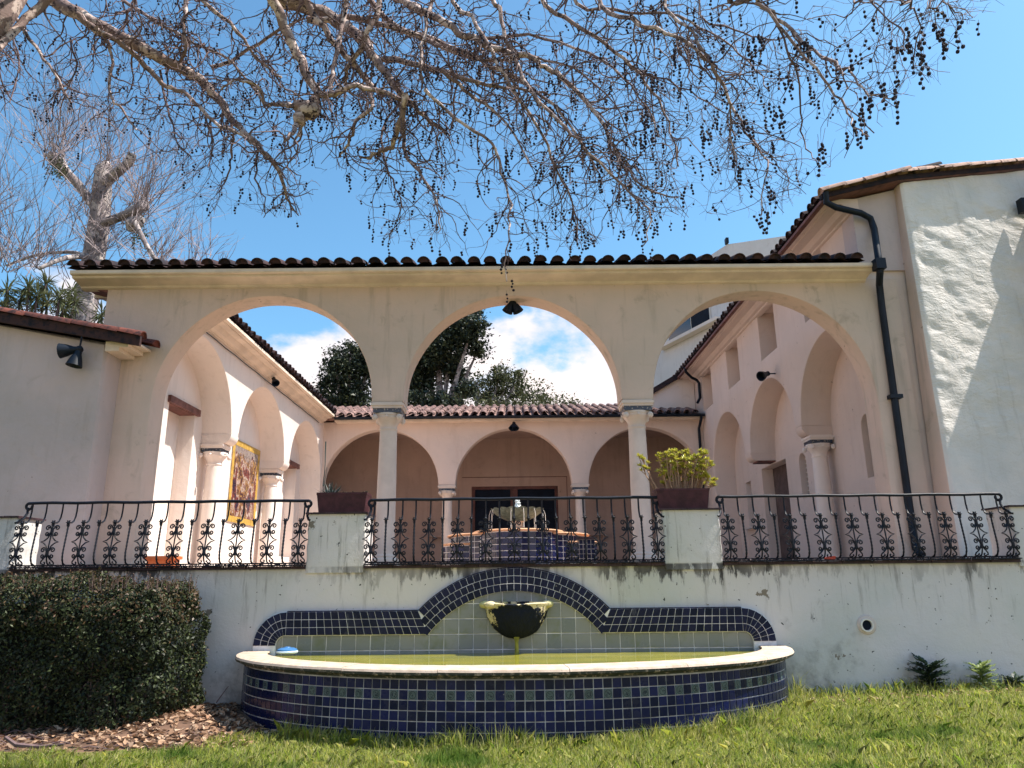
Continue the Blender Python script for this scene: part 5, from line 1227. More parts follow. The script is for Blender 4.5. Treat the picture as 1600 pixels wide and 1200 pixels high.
# ================================================================ LAWN, LITTER
rg = np.random.RandomState(4)
N = 420000; yy = 5.6+5.1*np.sqrt(rg.rand(N)*0.96+0.02); yy = 5.4+(10.68-5.4)*rg.rand(N)**0.85; xx = (rg.rand(N)-0.5)*2*(yy*0.75+0.3)
ins_pool = (xx/(A_+0.03))**2+((YW-yy)/(B_+0.03))**2 < 1
ed_n = np.array([noise.noise(Vector((a*1.4, b*1.4, 7))) for a, b in zip(xx[::1], yy[::1])])
bare = (xx < -3.3) & (yy > 8.35+0.35*ed_n)            # leaf litter and hedge foot
bare |= (xx < -2.6) & (xx >= -3.3) & (yy > 8.75+0.3*ed_n)
thin = (xx > 3.55) & (yy > 9.75) & (ed_n > -0.15)      # worn earth by the wall at right
thin |= (ed_n > 0.33)
keep = ~ins_pool & ~bare & ~(thin & (rg.rand(N) < 0.78)); xx = xx[keep]; yy = yy[keep]; ed_n = ed_n[keep]; k = len(xx)
zz = np.array([gz(a, b) for a, b in zip(xx, yy)])
hgt = (0.036+0.085*rg.rand(k)**2)*(1.0+1.0*np.clip(ed_n+0.15, -0.3, 0.5)); hgt *= np.where(((xx/(A_+0.25))**2+((YW-yy)/(B_+0.25))**2 < 1), 1.9, 1.0); hgt *= np.where(yy > 10.3, 1.4, 1)
an = rg.rand(k)*2*pi; le = rg.normal(0, 0.45, (k, 2))+np.array([0.1, 0]); w = 0.0020+0.0024*rg.rand(k)
b0 = np.c_[xx-np.cos(an)*w, yy-np.sin(an)*w, zz-0.005]; b1 = np.c_[xx+np.cos(an)*w, yy+np.sin(an)*w, zz-0.005]
m0_ = np.c_[xx+le[:, 0]*hgt*0.35, yy+le[:, 1]*hgt*0.35, zz+hgt*0.6]; ma = m0_-np.c_[np.cos(an)*w*0.8, np.sin(an)*w*0.8, 0*w]; mb_ = m0_+np.c_[np.cos(an)*w*0.8, np.sin(an)*w*0.8, 0*w]
tp = np.c_[xx+le[:, 0]*hgt, yy+le[:, 1]*hgt, zz+hgt*(1-0.25*np.clip(np.hypot(le[:, 0], le[:, 1]), 0, 1.5))]
V = np.stack([b0, b1, mb_, tp, ma], 1).reshape(-1, 3); F_ = np.arange(5*k)
M_grass = leaf_mat('grass_blade', [(0.22, 0.35, 0.035), (0.42, 0.48, 0.07), (0.60, 0.57, 0.15), (0.05, 0.10, 0.02), (0.72, 0.65, 0.32), (0.26, 0.39, 0.05)], 0.6, 0.45, 0.12, pos_mix=(0.52, 0.66, (0.12, 0.21, 0.035), 0.9))
tag(np_mesh('grass', V, F_, 5, M_grass), 'sunlit yellow green lawn grass in front of the tiled pool', 'grass', kind='stuff')
M_litter = leaf_mat('dry_leaf', [(0.32, 0.18, 0.11), (0.46, 0.29, 0.18), (0.16, 0.085, 0.05), (0.56, 0.40, 0.28), (0.09, 0.05, 0.035)], 0.7, 0.15)
k = 5200; lx = -2.75-rg.rand(k)**1.1*5.4; ly = 8.35+rg.rand(k)*2.3; far = rg.rand(k) < 0.12
lx = np.where(far, 3.6+rg.rand(k)*3.0, lx); ly = np.where(far, 9.95+0.65*rg.rand(k), ly)
kk = ~((lx/(A_+0.06))**2+((YW-ly)/(B_+0.06))**2 < 1) & ((ly > 8.45+0.0*lx) | far) & ~((lx < -4.6) & (ly < 8.75) & (rg.rand(k) < 0.75)); lx = lx[kk]; ly = ly[kk]; far = far[kk]
pile = np.exp(-((lx+4.1)/0.9)**2-((ly-9.6)/0.8)**2)*0.10*(1-far)
lz_ = np.array([gz(a, b) for a, b in zip(lx, ly)])+0.012+rg.rand(len(lx))*0.03+pile
p = np.c_[lx, ly, lz_]; nn = np.tile((0, 0, 1.0), (len(p), 1)); k = len(p)
d = nn+rg.normal(0, 0.4, (k, 3)); d /= np.linalg.norm(d, axis=1)[:, None]; t = np.cross(d, rg.normal(0, 1, (k, 3))); t /= np.linalg.norm(t, axis=1)[:, None]; ax = np.cross(t, d)
L_ = (np.where(far, 0.5, 1.0)*rg.uniform(0.04, 0.11, k))[:, None]; cu = rg.uniform(0.05, 0.35, k)[:, None]
V = np.stack([p-ax*L_*.5, p-ax*L_*.1+t*L_*.28+d*L_*cu, p+ax*L_*.5+d*L_*cu*0.8, p-ax*L_*.1-t*L_*.28+d*L_*cu*0.6, p], 1).reshape(-1, 3)
F_ = (np.arange(k)[:, None]*5+np.array([0, 1, 4, 1, 2, 4, 2, 3, 4, 3, 0, 4])).ravel()
tag(np_mesh('leaf_litter', V, F_, 3, M_litter), 'curled brown dead leaves heaped between hedge and pool', 'fallen leaves', kind='stuff')
m = MB()
for j in range(30):
    for i in range(53):
        x = -9.2+i*0.134; y = 8.45+j*0.078; e = min(1, (j/4.0))*min(1, (52-i)/5.0)*min(1, (29-j)/2+0.4); pz_ = math.exp(-((x+4.1)/0.9)**2-((y-9.6)/0.8)**2)*0.10
        m.v.append((x, y+0.12*noise.noise(Vector((x*2, y, 0)))*(1 if j < 3 else 0.2), gz(x, y)-0.02+e*(0.03+pz_+0.012*noise.noise(Vector((x*5, y*5, 1))))))
for j in range(29):
    for i in range(52): a = j*53+i; m.f.append((a, a+1, a+54, a+53))
struct(m.obj('bare_earth', simple('bare_brown_earth', (0.13, 0.075, 0.05), 0.95, 0.35, 5, 0.6, 30), None, 60, False))
m = MB(); g0 = P(300, 1120, 9.1); rr = random.Random(2)
for k in range(70):
    x = rr.uniform(-6.6, -3.6); y = rr.uniform(8.5, 9.4); z = gz(x, y)+0.03; a = rr.uniform(-.6, .6); l = rr.uniform(0.08, 0.5); m.tube([(x, y, z), (x+l*.5*cos(a), y+l*.5*sin(a), z+rr.uniform(0, .05)), (x+l*cos(a), y+l*sin(a), z+rr.uniform(-.01, .03))], rr.uniform(0.002, 0.007), 4)
tw0 = P(338, 1098, 9.9); m.tube([tw0, P(348, 1084, 9.9), P(357, 1072, 9.9)], [0.008, 0.006, 0.004], 5)
m.tube([P(8, 1152, 8.6), P(25, 1164, 8.6), P(60, 1167, 8.6), P(100, 1163, 8.6)], [0.02, 0.025, 0.02, 0.012], 6)
tag(m.obj('fallen_twigs', M_twig, None), 'thin fallen twigs among the dead leaves by the hedge', 'twigs', kind='stuff')

# ================================================================ THISTLES by the wall
def thistle(px, py_top, py_base, Y, w, mat, label, seed, n=15):
    b_ = P(px, py_base, Y); b_.z = gz(b_.x, Y)-0.01; H = P(px, py_top, Y).z-b_.z; r = thing('thistle', label, 'thistle', b_); m = MB(); lv = Leaves(); rr = random.Random(seed)
    m.tube([b_, b_+Vector((0.01, 0, H*.5)), b_+Vector((-.01, 0, H*.95))], [0.018, 0.015, 0.009], 6); m.obj('stem', mat, r, 40)
    for k in range(n):
        f = 0.15+0.85*k/n; a = k*2.4+rr.random(); c = b_+Vector((0, 0, H*f*0.93)); out_ = Vector((cos(a), sin(a)*0.6, 0.35+0.5*f)).normalized(); L_ = w*(1.15-0.5*abs(f-0.55))*rr.uniform(0.8, 1.1)
        pts = [c+out_*L_*t+Vector((0, 0, -0.35*L_*t*t)) for t in (0, .25, .5, .75, 1)]
        for i in range(5):
            q = pts[i]; dd = (pts[min(i+1, 4)]-pts[max(i-1, 0)]).normalized(); sd = dd.cross(Vector((0, 0, 1))).normalized(); s = L_*0.42*(1-abs(i-1.6)*0.22)
            for sg in (-1, 1): lv.leaf(q, sd*sg+dd*0.7+Vector((0, 0, 0.15)), s, s*0.30, Vector((0, 0, 1)), 0.1); lv.leaf(q+dd*L_*.1, sd*sg*0.8+dd*1.0+Vector((0, 0, 0.3)), s*0.75, s*0.24, Vector((0, 0, 1)), 0.0)
        lv.leaf(pts[4], out_, L_*0.35, L_*0.09); lv.leaf(c, out_, L_*0.95, L_*0.10, Vector((0, 0, 1)), 0.3)
    lv.obj('foliage', mat, r)
M_th1 = leaf_mat('dark_thistle', [(0.012, 0.03, 0.024), (0.025, 0.05, 0.035), (0.05, 0.08, 0.03)], 0.5, 0.1); M_th2 = leaf_mat('light_thistle', [(0.20, 0.26, 0.08), (0.32, 0.38, 0.13), (0.12, 0.19, 0.06)], 0.5, 0.3)
thistle(1459, 1036, 1104, 10.5, 0.26, M_th1, 'dark spiny thistle against the garden wall, left of the pale one', 1, 26)
thistle(1541, 1040, 1098, 10.45, 0.20, M_th2, 'pale green thistle against the garden wall', 2, 22)
thistle(1592, 1062, 1108, 10.45, 0.18, M_th1, 'dark thistle at the right edge, beyond the pale one', 3, 18)
rr = random.Random(8); lv = Leaves()
for (px, py, Y, s, nn_) in ((1085, 1145, 8.85, 0.11, 26), (1185, 1112, 9.5, 0.13, 34), (1100, 1150, 8.8, 0.09, 20), (1430, 1100, 10.4, 0.12, 30), (1485, 1102, 10.3, 0.14, 30), (1560, 1100, 10.2, 0.14, 26)):
    c = P(px, py, Y); c.z = gz(c.x, Y)
    for k in range(nn_): d = rv(rr); d.z = abs(d.z)*0.7+0.2; lv.leaf(c+Vector((rr.uniform(-.12, .12), rr.uniform(-.06, .06), 0)), d, s*rr.uniform(.6, 1.2), 0.014, Vector((0, 0, 1)), 0.3)
for q in range(46):
    x = rr.uniform(-4.5, 6.5); y = rr.uniform(7.0, 10.3)
    if (x/(A_+0.15))**2+((YW-y)/(B_+0.15))**2 < 1 or (x < -2.6 and y > 8.2): continue
    c = Vector((x, y, gz(x, y)+0.005)); s = rr.uniform(0.03, 0.09)
    for k in range(rr.randint(6, 16)): d = rv(rr); d.z = abs(d.z)*0.6+0.25; lv.leaf(c+Vector((rr.uniform(-.06, .06), rr.uniform(-.04, .04), 0)), d, s*rr.uniform(.6, 1.3), s*0.16, Vector((0, 0, 1)), 0.3)
tag(lv.obj('weeds', leaf_mat('weed_leaf', [(0.05, 0.10, 0.03), (0.16, 0.24, 0.05), (0.03, 0.06, 0.03)], 0.5, 0.25)), 'scattered broadleaf weeds at the foot of the pool and wall', 'weeds', kind='stuff')

# ================================================================ TREES
def smooth_path(pts, sub=4):
    out_ = []; n = len(pts)
    for i in range(n-1):
        p0, p1, p2, p3 = pts[max(i-1, 0)], pts[i], pts[i+1], pts[min(i+2, n-1)]
        for k in range(sub):
            t = k/sub; out_.append(0.5*((2*p1)+(-p0+p2)*t+(2*p0-5*p1+4*p2-p3)*t*t+(-p0+3*p1-3*p2+p3)*t*t*t))
    out_.append(pts[-1]); return out_
# --- the great bare sycamore whose boughs hang over the lawn
syc = thing('sycamore_tree', 'bare sycamore whose pale boughs and dangling seed balls hang across the top of the view', 'tree', (-7.6, 6.2, 0))
TR = random.Random(17)
def depth(x): return float(np.interp(x, [0, 350, 600, 900, 1200, 1420, 1520], [8.2, 8.0, 7.6, 6.7, 5.2, 4.2, 4.0]))
limbs = [  # (points (x, y), start width px, end width px, depth offset)
 ([(60, -45), (84, 0), (140, 31), (224, 77), (266, 98), (304, 119), (336, 147), (364, 189), (402, 227), (430, 259), (448, 301), (458, 329)], 30, 3, 0.3),
 ([(120, 22), (150, 48), (196, 73), (238, 112), (259, 136), (297, 150), (332, 189), (378, 210), (404, 232)], 13, 4, 0.0),
 ([(150, 44), (157, 52), (175, 87), (171, 147), (190, 172), (213, 203)], 8, 3, -0.3),
 ([(10, 10), (28, 35), (63, 84), (84, 112), (112, 161)], 9, 3, -0.4),
 ([(110, -30), (73, 0), (30, 40), (0, 72), (-30, 110)], 18, 12, -0.7),
 ([(410, -40), (427, 0), (451, 52), (476, 112), (500, 147)], 22, 15, -0.5),
 ([(500, 147), (518, 150), (546, 137), (580, 140), (629, 157)], 12, 8, -0.5),
 ([(455, 166), (440, 164), (416, 161), (402, 136), (371, 122), (345, 140)], 9, 3, -0.5),
 ([(474, 180), (466, 192), (456, 206), (444, 222)], 13, 5, -0.5), ([(478, 182), (474, 198), (462, 216)], 8, 4, -0.5),
 ([(425, -30), (448, 0), (504, 21), (535, 38), (563, 60), (584, 87), (605, 119), (633, 154), (664, 182), (696, 210)], 32, 5, 0.2),
 ([(600, -30), (640, 8), (675, 24), (717, 49), (766, 73), (836, 94), (871, 119), (913, 154), (951, 210), (965, 245), (1004, 290), (1056, 308)], 17, 2.5, 0.2),
 ([(600, 92), (647, 101), (696, 112), (745, 129), (800, 140), (860, 150)], 13, 4, 0.4),
 ([(765, -20), (780, 17), (797, 77), (822, 129), (871, 189), (913, 231), (955, 273), (990, 304), (1018, 336), (1004, 385)], 9, 2, -0.2),
 ([(690, 110), (724, 140), (766, 168), (800, 205), (830, 260)], 8, 3, 0.1),
 ([(664, 140), (710, 182), (766, 224), (780, 259), (794, 308), (797, 350), (790, 402), (792, 440)], 7, 1.6, -0.4),
 ([(633, 150), (629, 168), (615, 224), (595, 236), (573, 247)], 13, 6, -0.3),
 ([(629, 165), (633, 203), (636, 245), (661, 276), (685, 322), (684, 364)], 9, 1.6, -0.2),
 ([(635, 150), (600, 200), (604, 262), (620, 300), (626, 335), (608, 370)], 5, 1.5, 0.2),
 ([(570, 135), (584, 164), (559, 189), (545, 224), (531, 245)], 9, 4, -0.3),
 ([(560, -30), (620, 40), (700, 70), (780, 110), (850, 150), (905, 215), (935, 270)], 12, 3, 0.6),
 ([(700, -20), (745, 40), (790, 120), (835, 190), (871, 266), (899, 329), (902, 385)], 9, 1.8, 0.1),
 ([(840, -20), (900, 35), (960, 80), (1010, 130), (1045, 190), (1060, 260)], 9, 2.5, 0.3),
 ([(930, -20), (985, 30), (1040, 52), (1092, 80), (1124, 122), (1155, 189), (1190, 238), (1197, 270), (1190, 336)], 9, 2, 0.0),
 ([(1040, -20), (1070, 40), (1110, 100), (1140, 160), (1146, 215), (1148, 280)], 7, 2, -0.1),
 ([(1140, -25), (1180, 0), (1215, 28), (1257, 70), (1306, 98), (1337, 122), (1362, 147), (1393, 154)], 9, 2, 0.0),
 ([(1180, 5), (1229, 52), (1285, 122), (1320, 168), (1337, 200), (1358, 213)], 7, 2, -0.1),
 ([(1215, 40), (1236, 87), (1250, 147), (1253, 203), (1267, 238), (1278, 259)], 5, 1.6, 0.1),
 ([(1410, -30), (1425, 0), (1435, 42), (1428, 105)], 5, 2, 0), ([(1340, -25), (1355, -5), (1407, 45), (1414, 80)], 5, 2, 0), ([(1460, -25), (1477, 0), (1505, 28)], 4, 2, 0),
 ([(300, -20), (318, 0), (372, 48), (400, 90), (440, 120)], 9, 4, 0.4), ([(285, -20), (286, 30), (290, 70), (282, 96)], 9, 6, 0.5), ([(205, -20), (200, 20), (192, 52)], 6, 3, 0.3),
 ([(175, -20), (230, 25), (290, 60), (350, 90), (390, 130), (420, 175)], 7, 3, 0.6), ([(540, -20), (530, 60), (522, 110), (516, 145)], 10, 7, -0.2), ([(470, -20), (520, 60), (560, 110), (600, 150)], 14, 8, 0.0),
 ([(590, -20), (575, 50), (545, 100), (540, 132)], 11, 7, 0.1), ([(675, -20), (665, 40), (658, 95), (660, 130)], 8, 5, 0.0), ([(330, 105), (360, 95), (420, 60), (470, 30)], 8, 5, 0.7),
 ([(890, -20), (960, 15), (1040, 20), (1110, 50), (1170, 95), (1200, 140)], 7, 2, 0.4), ([(760, 60), (850, 60), (940, 95), (1000, 150), (1030, 215)], 7, 2, 0.5),
 ([(1000, 110), (1060, 135), (1120, 170), (1150, 215)], 4, 1.5, 0.2), ([(1090, -10), (1150, 45), (1200, 60), (1260, 55), (1310, 75)], 4, 1.5, 0.3),
 ([(480, 30), (560, 30), (650, 55), (730, 90), (800, 95)], 13, 5, 0.5), ([(840, 90), (900, 110), (960, 160), (990, 230)], 5, 2, -0.3),
 ([(250, 110), (262, 170), (275, 215), (300, 250)], 5, 2, 0.2), ([(364, 210), (362, 255), (350, 285), (342, 300)], 4, 2, -0.2), ([(320, 175), (330, 225), (325, 262)], 4, 2, -0.1),
 ([(404, 232), (400, 280), (415, 310), (412, 340)], 4, 1.5, 0.1), ([(110, 60), (118, 110), (90, 150), (80, 190)], 4, 2, 0.3), ([(20, 60), (28, 110), (15, 160)], 4, 2, 0.4),
]
hubs = [Vector((-6.9, 6.3, 7.4)), Vector((-4.6, 6.4, 9.2)), Vector((-2.2, 6.5, 9.6)), Vector((0.4, 6.3, 9.7)), Vector((2.8, 5.6, 9.1)), Vector((5.0, 5.0, 8.3))]
tr = MB(); tr.tube(smooth_path([Vector((-7.6, 6.2, -0.2)), Vector((-7.55, 6.2, 1.5)), Vector((-7.3, 6.25, 4.5)), Vector((-6.9, 6.3, 7.4))], 6), [0.52-0.012*i for i in range(19)], 16); tr.obj('trunk', M_bark, syc, 60)
hb = smooth_path(hubs, 6); tb = MB(); tb.tube(hb, [0.24-0.006*i for i in range(len(hb))], 12); tb.obj('limb', M_bark, syc, 60)
stubp = smooth_path([P(-70, 90, 7.3), P(0, 20, 7.4), P(50, -60, 7.6)], 4); tb = MB(); tb.tube([hubs[0]]+stubp, [0.3]+[0.2-0.008*i for i in range(len(stubp))], 12); tb.obj('limb', M_bark, syc, 60)
twig = MB(); seeds = MB(); parents = []
CX = [0, 350, 470, 520, 600, 760, 900, 1010, 1050, 1200, 1300, 1400, 1470, 1515, 1600]; CY = [330, 335, 330, 262, 372, 400, 385, 350, 330, 340, 262, 160, 110, 30, -20]
def below(p):
    q = proj(p); return q[1] > np.interp(q[0], CX, CY)
def wander(p0, d, L_, r0, gen, rnd, droop=0.0, zig=0.62):
    """zigzag twig with side shoots"""
    n = max(3, int(L_/0.075)); pts = [p0]; d = d.normalized(); st_ = L_/n
    for i in range(n):
        d = (d+Vector((rnd.gauss(0, zig), rnd.gauss(0, zig), rnd.gauss(0, zig)-droop))*0.55).normalized(); pts.append(pts[-1]+d*st_)
        if below(pts[-1]): break
    if len(pts) < 3: return pts
    twig.tube(pts, [r0*(1-0.72*i/n)*(1.0 if i % 2 else 1.25) for i in range(len(pts))], 4 if r0 > 0.004 else 3, False); return pts
def seeds_at(p, rnd, n, r=0.0125):
    if below(p) and r < 0.02 and rnd.random() < 0.8: return
    x = p.x; y = p.y; z = p.z; q = [p]
    for k in range(n):
        z -= rnd.uniform(0.026, 0.042); x += rnd.gauss(0, 0.006); y += rnd.gauss(0, 0.006); q.append(Vector((x, y, z))); seeds.ball((x+rnd.gauss(0, 0.006), y, z), r*rnd.uniform(0.85, 1.2), 6, 4)
    twig.tube(q, 0.0014, 3, False)
for li, (pl, w0, w1, off) in enumerate(limbs):
    ph = TR.uniform(0, 6)
    pts = [P(x, y, depth(x)+off+0.25*sin(ph+i*0.9)) for i, (x, y) in enumerate(pl)]
    if pl[0][1] < -5:      # comes from the overhead bough
        h = min(hb, key=lambda q: (q-pts[0]).length); pts = [h]+pts; w = [w0*1.15]+list(np.linspace(w0, w1, len(pl)))
    else: w = list(np.linspace(w0, w1, len(pl)))
    sm = smooth_path(pts, 4); ww = np.interp(np.linspace(0, len(w)-1, len(sm)), range(len(w)), w)
    sm = [q+Vector((TR.gauss(0, 0.012), TR.gauss(0, 0.012), TR.gauss(0, 0.012))) if 0 < i < len(sm)-1 else q for i, q in enumerate(sm)]
    rad = [ww[i]/2/F*max(3.5, q.y)*0.92*(1+0.12*TR.random()) for i, q in enumerate(sm)]
    mm = MB(); mm.tube(sm, rad, 8 if w0 > 8 else 6); mm.obj('limb', M_bark if w0 > 6 else M_twig, syc, 60)
    parents.append((sm, rad, pl[0][1] < -5))
# burr
c = P(482, 172, 7.35); mm = MB(); mm.ball(c, 0.13, 14, 10, (1.15, 0.8, 0.9)); mm.ball(P(470, 166, 7.33), 0.09, 12, 8, (1.2, 0.8, 0.8)); mm.ball(P(490, 160, 7.35), 0.075, 12, 8); mm.ball(P(468, 184, 7.33), 0.08, 12, 8, (0.9, 0.8, 1.1))
mm.v = [tuple(Vector(v)+0.02*noise.noise_vector(Vector(v)*14)) for v in mm.v]; mm.obj('burr', M_bark, syc, 70)
for li, (sm, rad, hub) in enumerate(parents):
    total = sum((sm[i+1]-sm[i]).length for i in range(len(sm)-1)); nch = int(total*(9.5 if 380 < proj(sm[len(sm)//2])[0] < 1150 else 7.5))
    for c in range(nch):
        t = TR.random()**0.8; i = min(len(sm)-2, int(t*(len(sm)-1)))
        p = sm[i].lerp(sm[i+1], TR.random()); px = proj(p)
        if px[1] < -60 or (px[0] > 1150 and TR.random() < 0.5): continue
        ax = (sm[i+1]-sm[i]).normalized(); d = (ax*0.5+rv(TR)*0.9+Vector((0.05, 0, -0.32))).normalized()
        scale = p.length/8.0; Lc = TR.uniform(0.25, 0.75)*(0.6+0.6*scale); r0 = min(rad[i]*0.55, TR.uniform(0.004, 0.009)*(0.7+0.5*scale))
        q = wander(p, d, Lc, r0, 1, TR, 0.10)
        for s in range(TR.randint(2, 5)):
            b_ = TR.choice(q[1:]); d2 = rv(TR)+Vector((0, 0, -0.35)); q2 = wander(b_, d2, Lc*TR.uniform(0.2, 0.55), r0*0.5, 2, TR, 0.08)
            for w_ in range(TR.randint(0, 2)): wander(TR.choice(q2), rv(TR), TR.uniform(0.04, 0.12), 0.002, 3, TR)
            if TR.random() < (0.26 if px[0] < 1100 else 0.20): seeds_at(q2[-1], TR, TR.randint(1, 5) if px[0] > 500 else TR.randint(1, 3), 0.0112 if p.y < 6.5 else 0.0135)
        if TR.random() < 0.22: seeds_at(q[-1], TR, TR.randint(2, 6))
# dense clusters at the tips
for (px, py, n) in ((1428, 60, 12), (1432, 100, 9), (1345, 200, 9), (1350, 150, 8), (1385, 150, 4), (1505, 22, 5), (1470, 40, 6), (1460, 10, 5), (1192, 330, 4), (902, 370, 4), (1010, 350, 3), (792, 415, 4), (684, 345, 3), (608, 355, 3), (1275, 235, 3), (1148, 262, 3), (790, 250, 7), (1330, 215, 5), (1215, 170, 6), (1110, 190, 6), (1020, 190, 6), (1255, 60, 7), (1300, 90, 7), (1180, 60, 8), (1410, 60, 5), (1160, 200, 5), (1230, 130, 5)):
    for k in range(n if px < 1280 else max(2, int(n*0.55))): p = P(px+TR.uniform(-14, 14), py+TR.uniform(-22, 14), depth(px)+TR.uniform(-.25, .25)); twig.tube([p+Vector((TR.gauss(0, .03), 0, 0.10)), p], 0.0018, 3, False); seeds_at(p, TR, TR.randint(2, 6))
tag(twig.obj('twigs', M_twig, syc, None, False), kind='stuff'); tag(seeds.obj('seed_balls', M_seed, syc, None, False), kind='stuff')

# --- pollarded plane tree behind the left building
pol = thing('pollard_tree', 'pollarded plane tree with cut stubs and fine upright whips behind the left roof', 'tree', (P(130, 500, 23).x, 23, 1.7))
def limb(root, pl, Y, w0, w1, mat, nm='limb', sub=4, blunt=False):
    pts = [P(x, y, Y+(q[2] if len(q) > 2 else 0)) for q in pl for x, y in [q[:2]]]; sm = smooth_path(pts, sub); w = np.linspace(w0, w1, len(sm))/2/F*Y*1.02
    m = MB(); m.tube(sm, [a*(1+0.1*TR.random()) for a in w], 10); return m.obj(nm, mat, root, 60), sm
b_ = P(128, 500, 23); m = MB(); m.tube([Vector((b_.x-0.1, 23, 1.5)), Vector((b_.x-0.05, 23, 5)), b_], [0.42, 0.38, 0.36], 12); m.obj('trunk', M_bark2, pol, 60)
limb(pol, [(128, 505), (140, 440), (150, 380), (157, 330), (160, 290), (163, 262)], 23, 36, 26, M_bark2, 'trunk')
stubs = [limb(pol, [(160, 290), (182, 270, -.5), (200, 255, -.7), (207, 240, -.8)], 23, 18, 13, M_bark2)[1], limb(pol, [(152, 330), (125, 292, .5), (102, 268, .6), (86, 252, .6)], 23, 15, 15, M_bark2)[1], limb(pol, [(158, 350), (190, 338, -.8), (224, 322, -1)], 23, 15, 11, M_bark2)[1],
         limb(pol, [(210, 345, -1), (222, 370, -1.2), (236, 395, -1.2), (250, 415, -1.2)], 23, 8, 6, M_bark2)[1], limb(pol, [(150, 400), (110, 402, -1), (88, 408, -1.5), (60, 420, -1.8)], 23, 10, 5, M_bark2)[1], limb(pol, [(145, 415), (120, 395, 1), (60, 398, 1.5), (10, 415, 2)], 23, 7, 4, M_bark2)[1]]
m = MB(); rr = random.Random(5)
for (x, y, r_) in ((85, 250, .28), (100, 265, .26), (92, 256, .3), (222, 322, .25), (214, 330, .25), (165, 262, .3), (155, 268, .2), (206, 350, .3), (216, 348, .25)):
    m = MB(); m.ball(P(x, y, 23-(0.8 if x > 180 else -0.5)), r_*0.8, 12, 8)
    m.v = [tuple(Vector(v)+0.09*noise.noise_vector(Vector(v)*3.2)) for v in m.v]; m.obj('burr', M_bark2, pol, 70)
# tufts of leaf on the burrs
lv = Leaves()
for (x, y, n_) in ((92, 262, 260), (210, 345, 380), (216, 372, 160)):
    for k in range(n_): p = P(x+rr.gauss(0, 9), y+rr.gauss(0, 10), 22.6+rr.gauss(0, .2)); lv.leaf(p, rv(rr), 0.10, 0.03)
tag(lv.obj('ivy_tufts', leaf_mat('ivy_leaf', [(0.05, 0.07, 0.03), (0.12, 0.13, 0.06), (0.03, 0.04, 0.03)], 0.5, .2), pol), kind='stuff')
twig = MB(); sd = random.Random(6)
def whip(p, d, L_, r0, lift=0.12, lv_=0):
    n = 7; pts = [p]; d = d.normalized()
    for i in range(n): d = (d+Vector((sd.gauss(0, .10), sd.gauss(0, .10), sd.gauss(0, .06)+lift*0.25))).normalized(); pts.append(pts[-1]+d*L_/n)
    twig.tube(pts, [r0*(1-.8*i/n) for i in range(n+1)], 3, False)
    if lv_ < 2:
        for k in range(sd.randint(3, 5) if lv_ == 0 else sd.randint(1, 3)): i = sd.randint(1, n-1); whip(pts[i], (pts[i+1]-pts[i]).normalized()+rv(sd)*0.55, L_*sd.uniform(.25, .5), r0*.5, lift, lv_+1)
for (x, y, n_, L0, L1) in ((88, 252, 60, 1.5, 4.0), (165, 262, 26, 1.5, 4.2), (222, 322, 50, 1.2, 3.6), (205, 345, 30, 1.0, 3.2), (150, 400, 30, 1.0, 3.0), (60, 415, 40, 1.0, 3.2), (10, 415, 40, 1.2, 3.4), (245, 412, 34, 0.8, 2.4), (130, 330, 20, 1.2, 3.0), (300, 425, 20, 0.7, 2.0), (-20, 330, 30, 1.2, 3.2), (340, 428, 10, 0.6, 1.6)):
    for k in range(int(n_*1.1)):
        d = Vector((sd.gauss(0, .55), sd.gauss(0, .4), sd.uniform(0.3, 1.6)))
        wide = sd.random() < 0.5; d.x *= 1.6 if wide else 1.0; jx = 26 if wide else 8
        whip(P(x+sd.gauss(0, jx), y+sd.gauss(0, jx*0.9), 22.6+sd.gauss(0, .8)), d, sd.uniform(L0, L1*1.2)*(0.8 if wide else 1), 0.016)
tag(twig.obj('whips', M_twig2, pol, None, False), kind='stuff')

# --- yuccas over the left roof
M_yuc = leaf_mat('yucca_leaf', [(0.10, 0.12, 0.05), (0.18, 0.19, 0.09), (0.04, 0.05, 0.03)], 0.45, .15)
yu = thing('yucca', 'branching yucca with stiff leaf heads behind the left roof, in front of the pollard', 'yucca', (P(70, 490, 19).x, 19, 1.7))
lv = Leaves(); m = MB(); rr = random.Random(9); base = Vector((P(70, 490, 19).x, 19, 1.7))
for (x, y) in ((12, 452), (30, 470), (45, 446), (58, 462), (72, 442), (75, 470), (95, 462), (112, 452), (118, 470), (160, 488), (5, 478), (100, 482), (50, 482)):
    h = P(x, y, 19+rr.uniform(-.6, .6)); m.tube([base+Vector((0, 0, 2)), (base+h)/2+Vector((0, 0, .6)), h], [0.07, 0.045, 0.03], 6)
    for k in range(80): d = rv(rr); d.z = d.z*0.9+0.1; lv.leaf(h+Vector((0, 0, rr.uniform(-.2, .05))), d, rr.uniform(.28, .55), .022, Vector((0, 0, 1)), .25)
m.tube([base, base+Vector((0, 0, 2.05))], [0.15, 0.11], 8); m.obj('trunk', M_twig, yu); lv.obj('crown', M_yuc, yu)

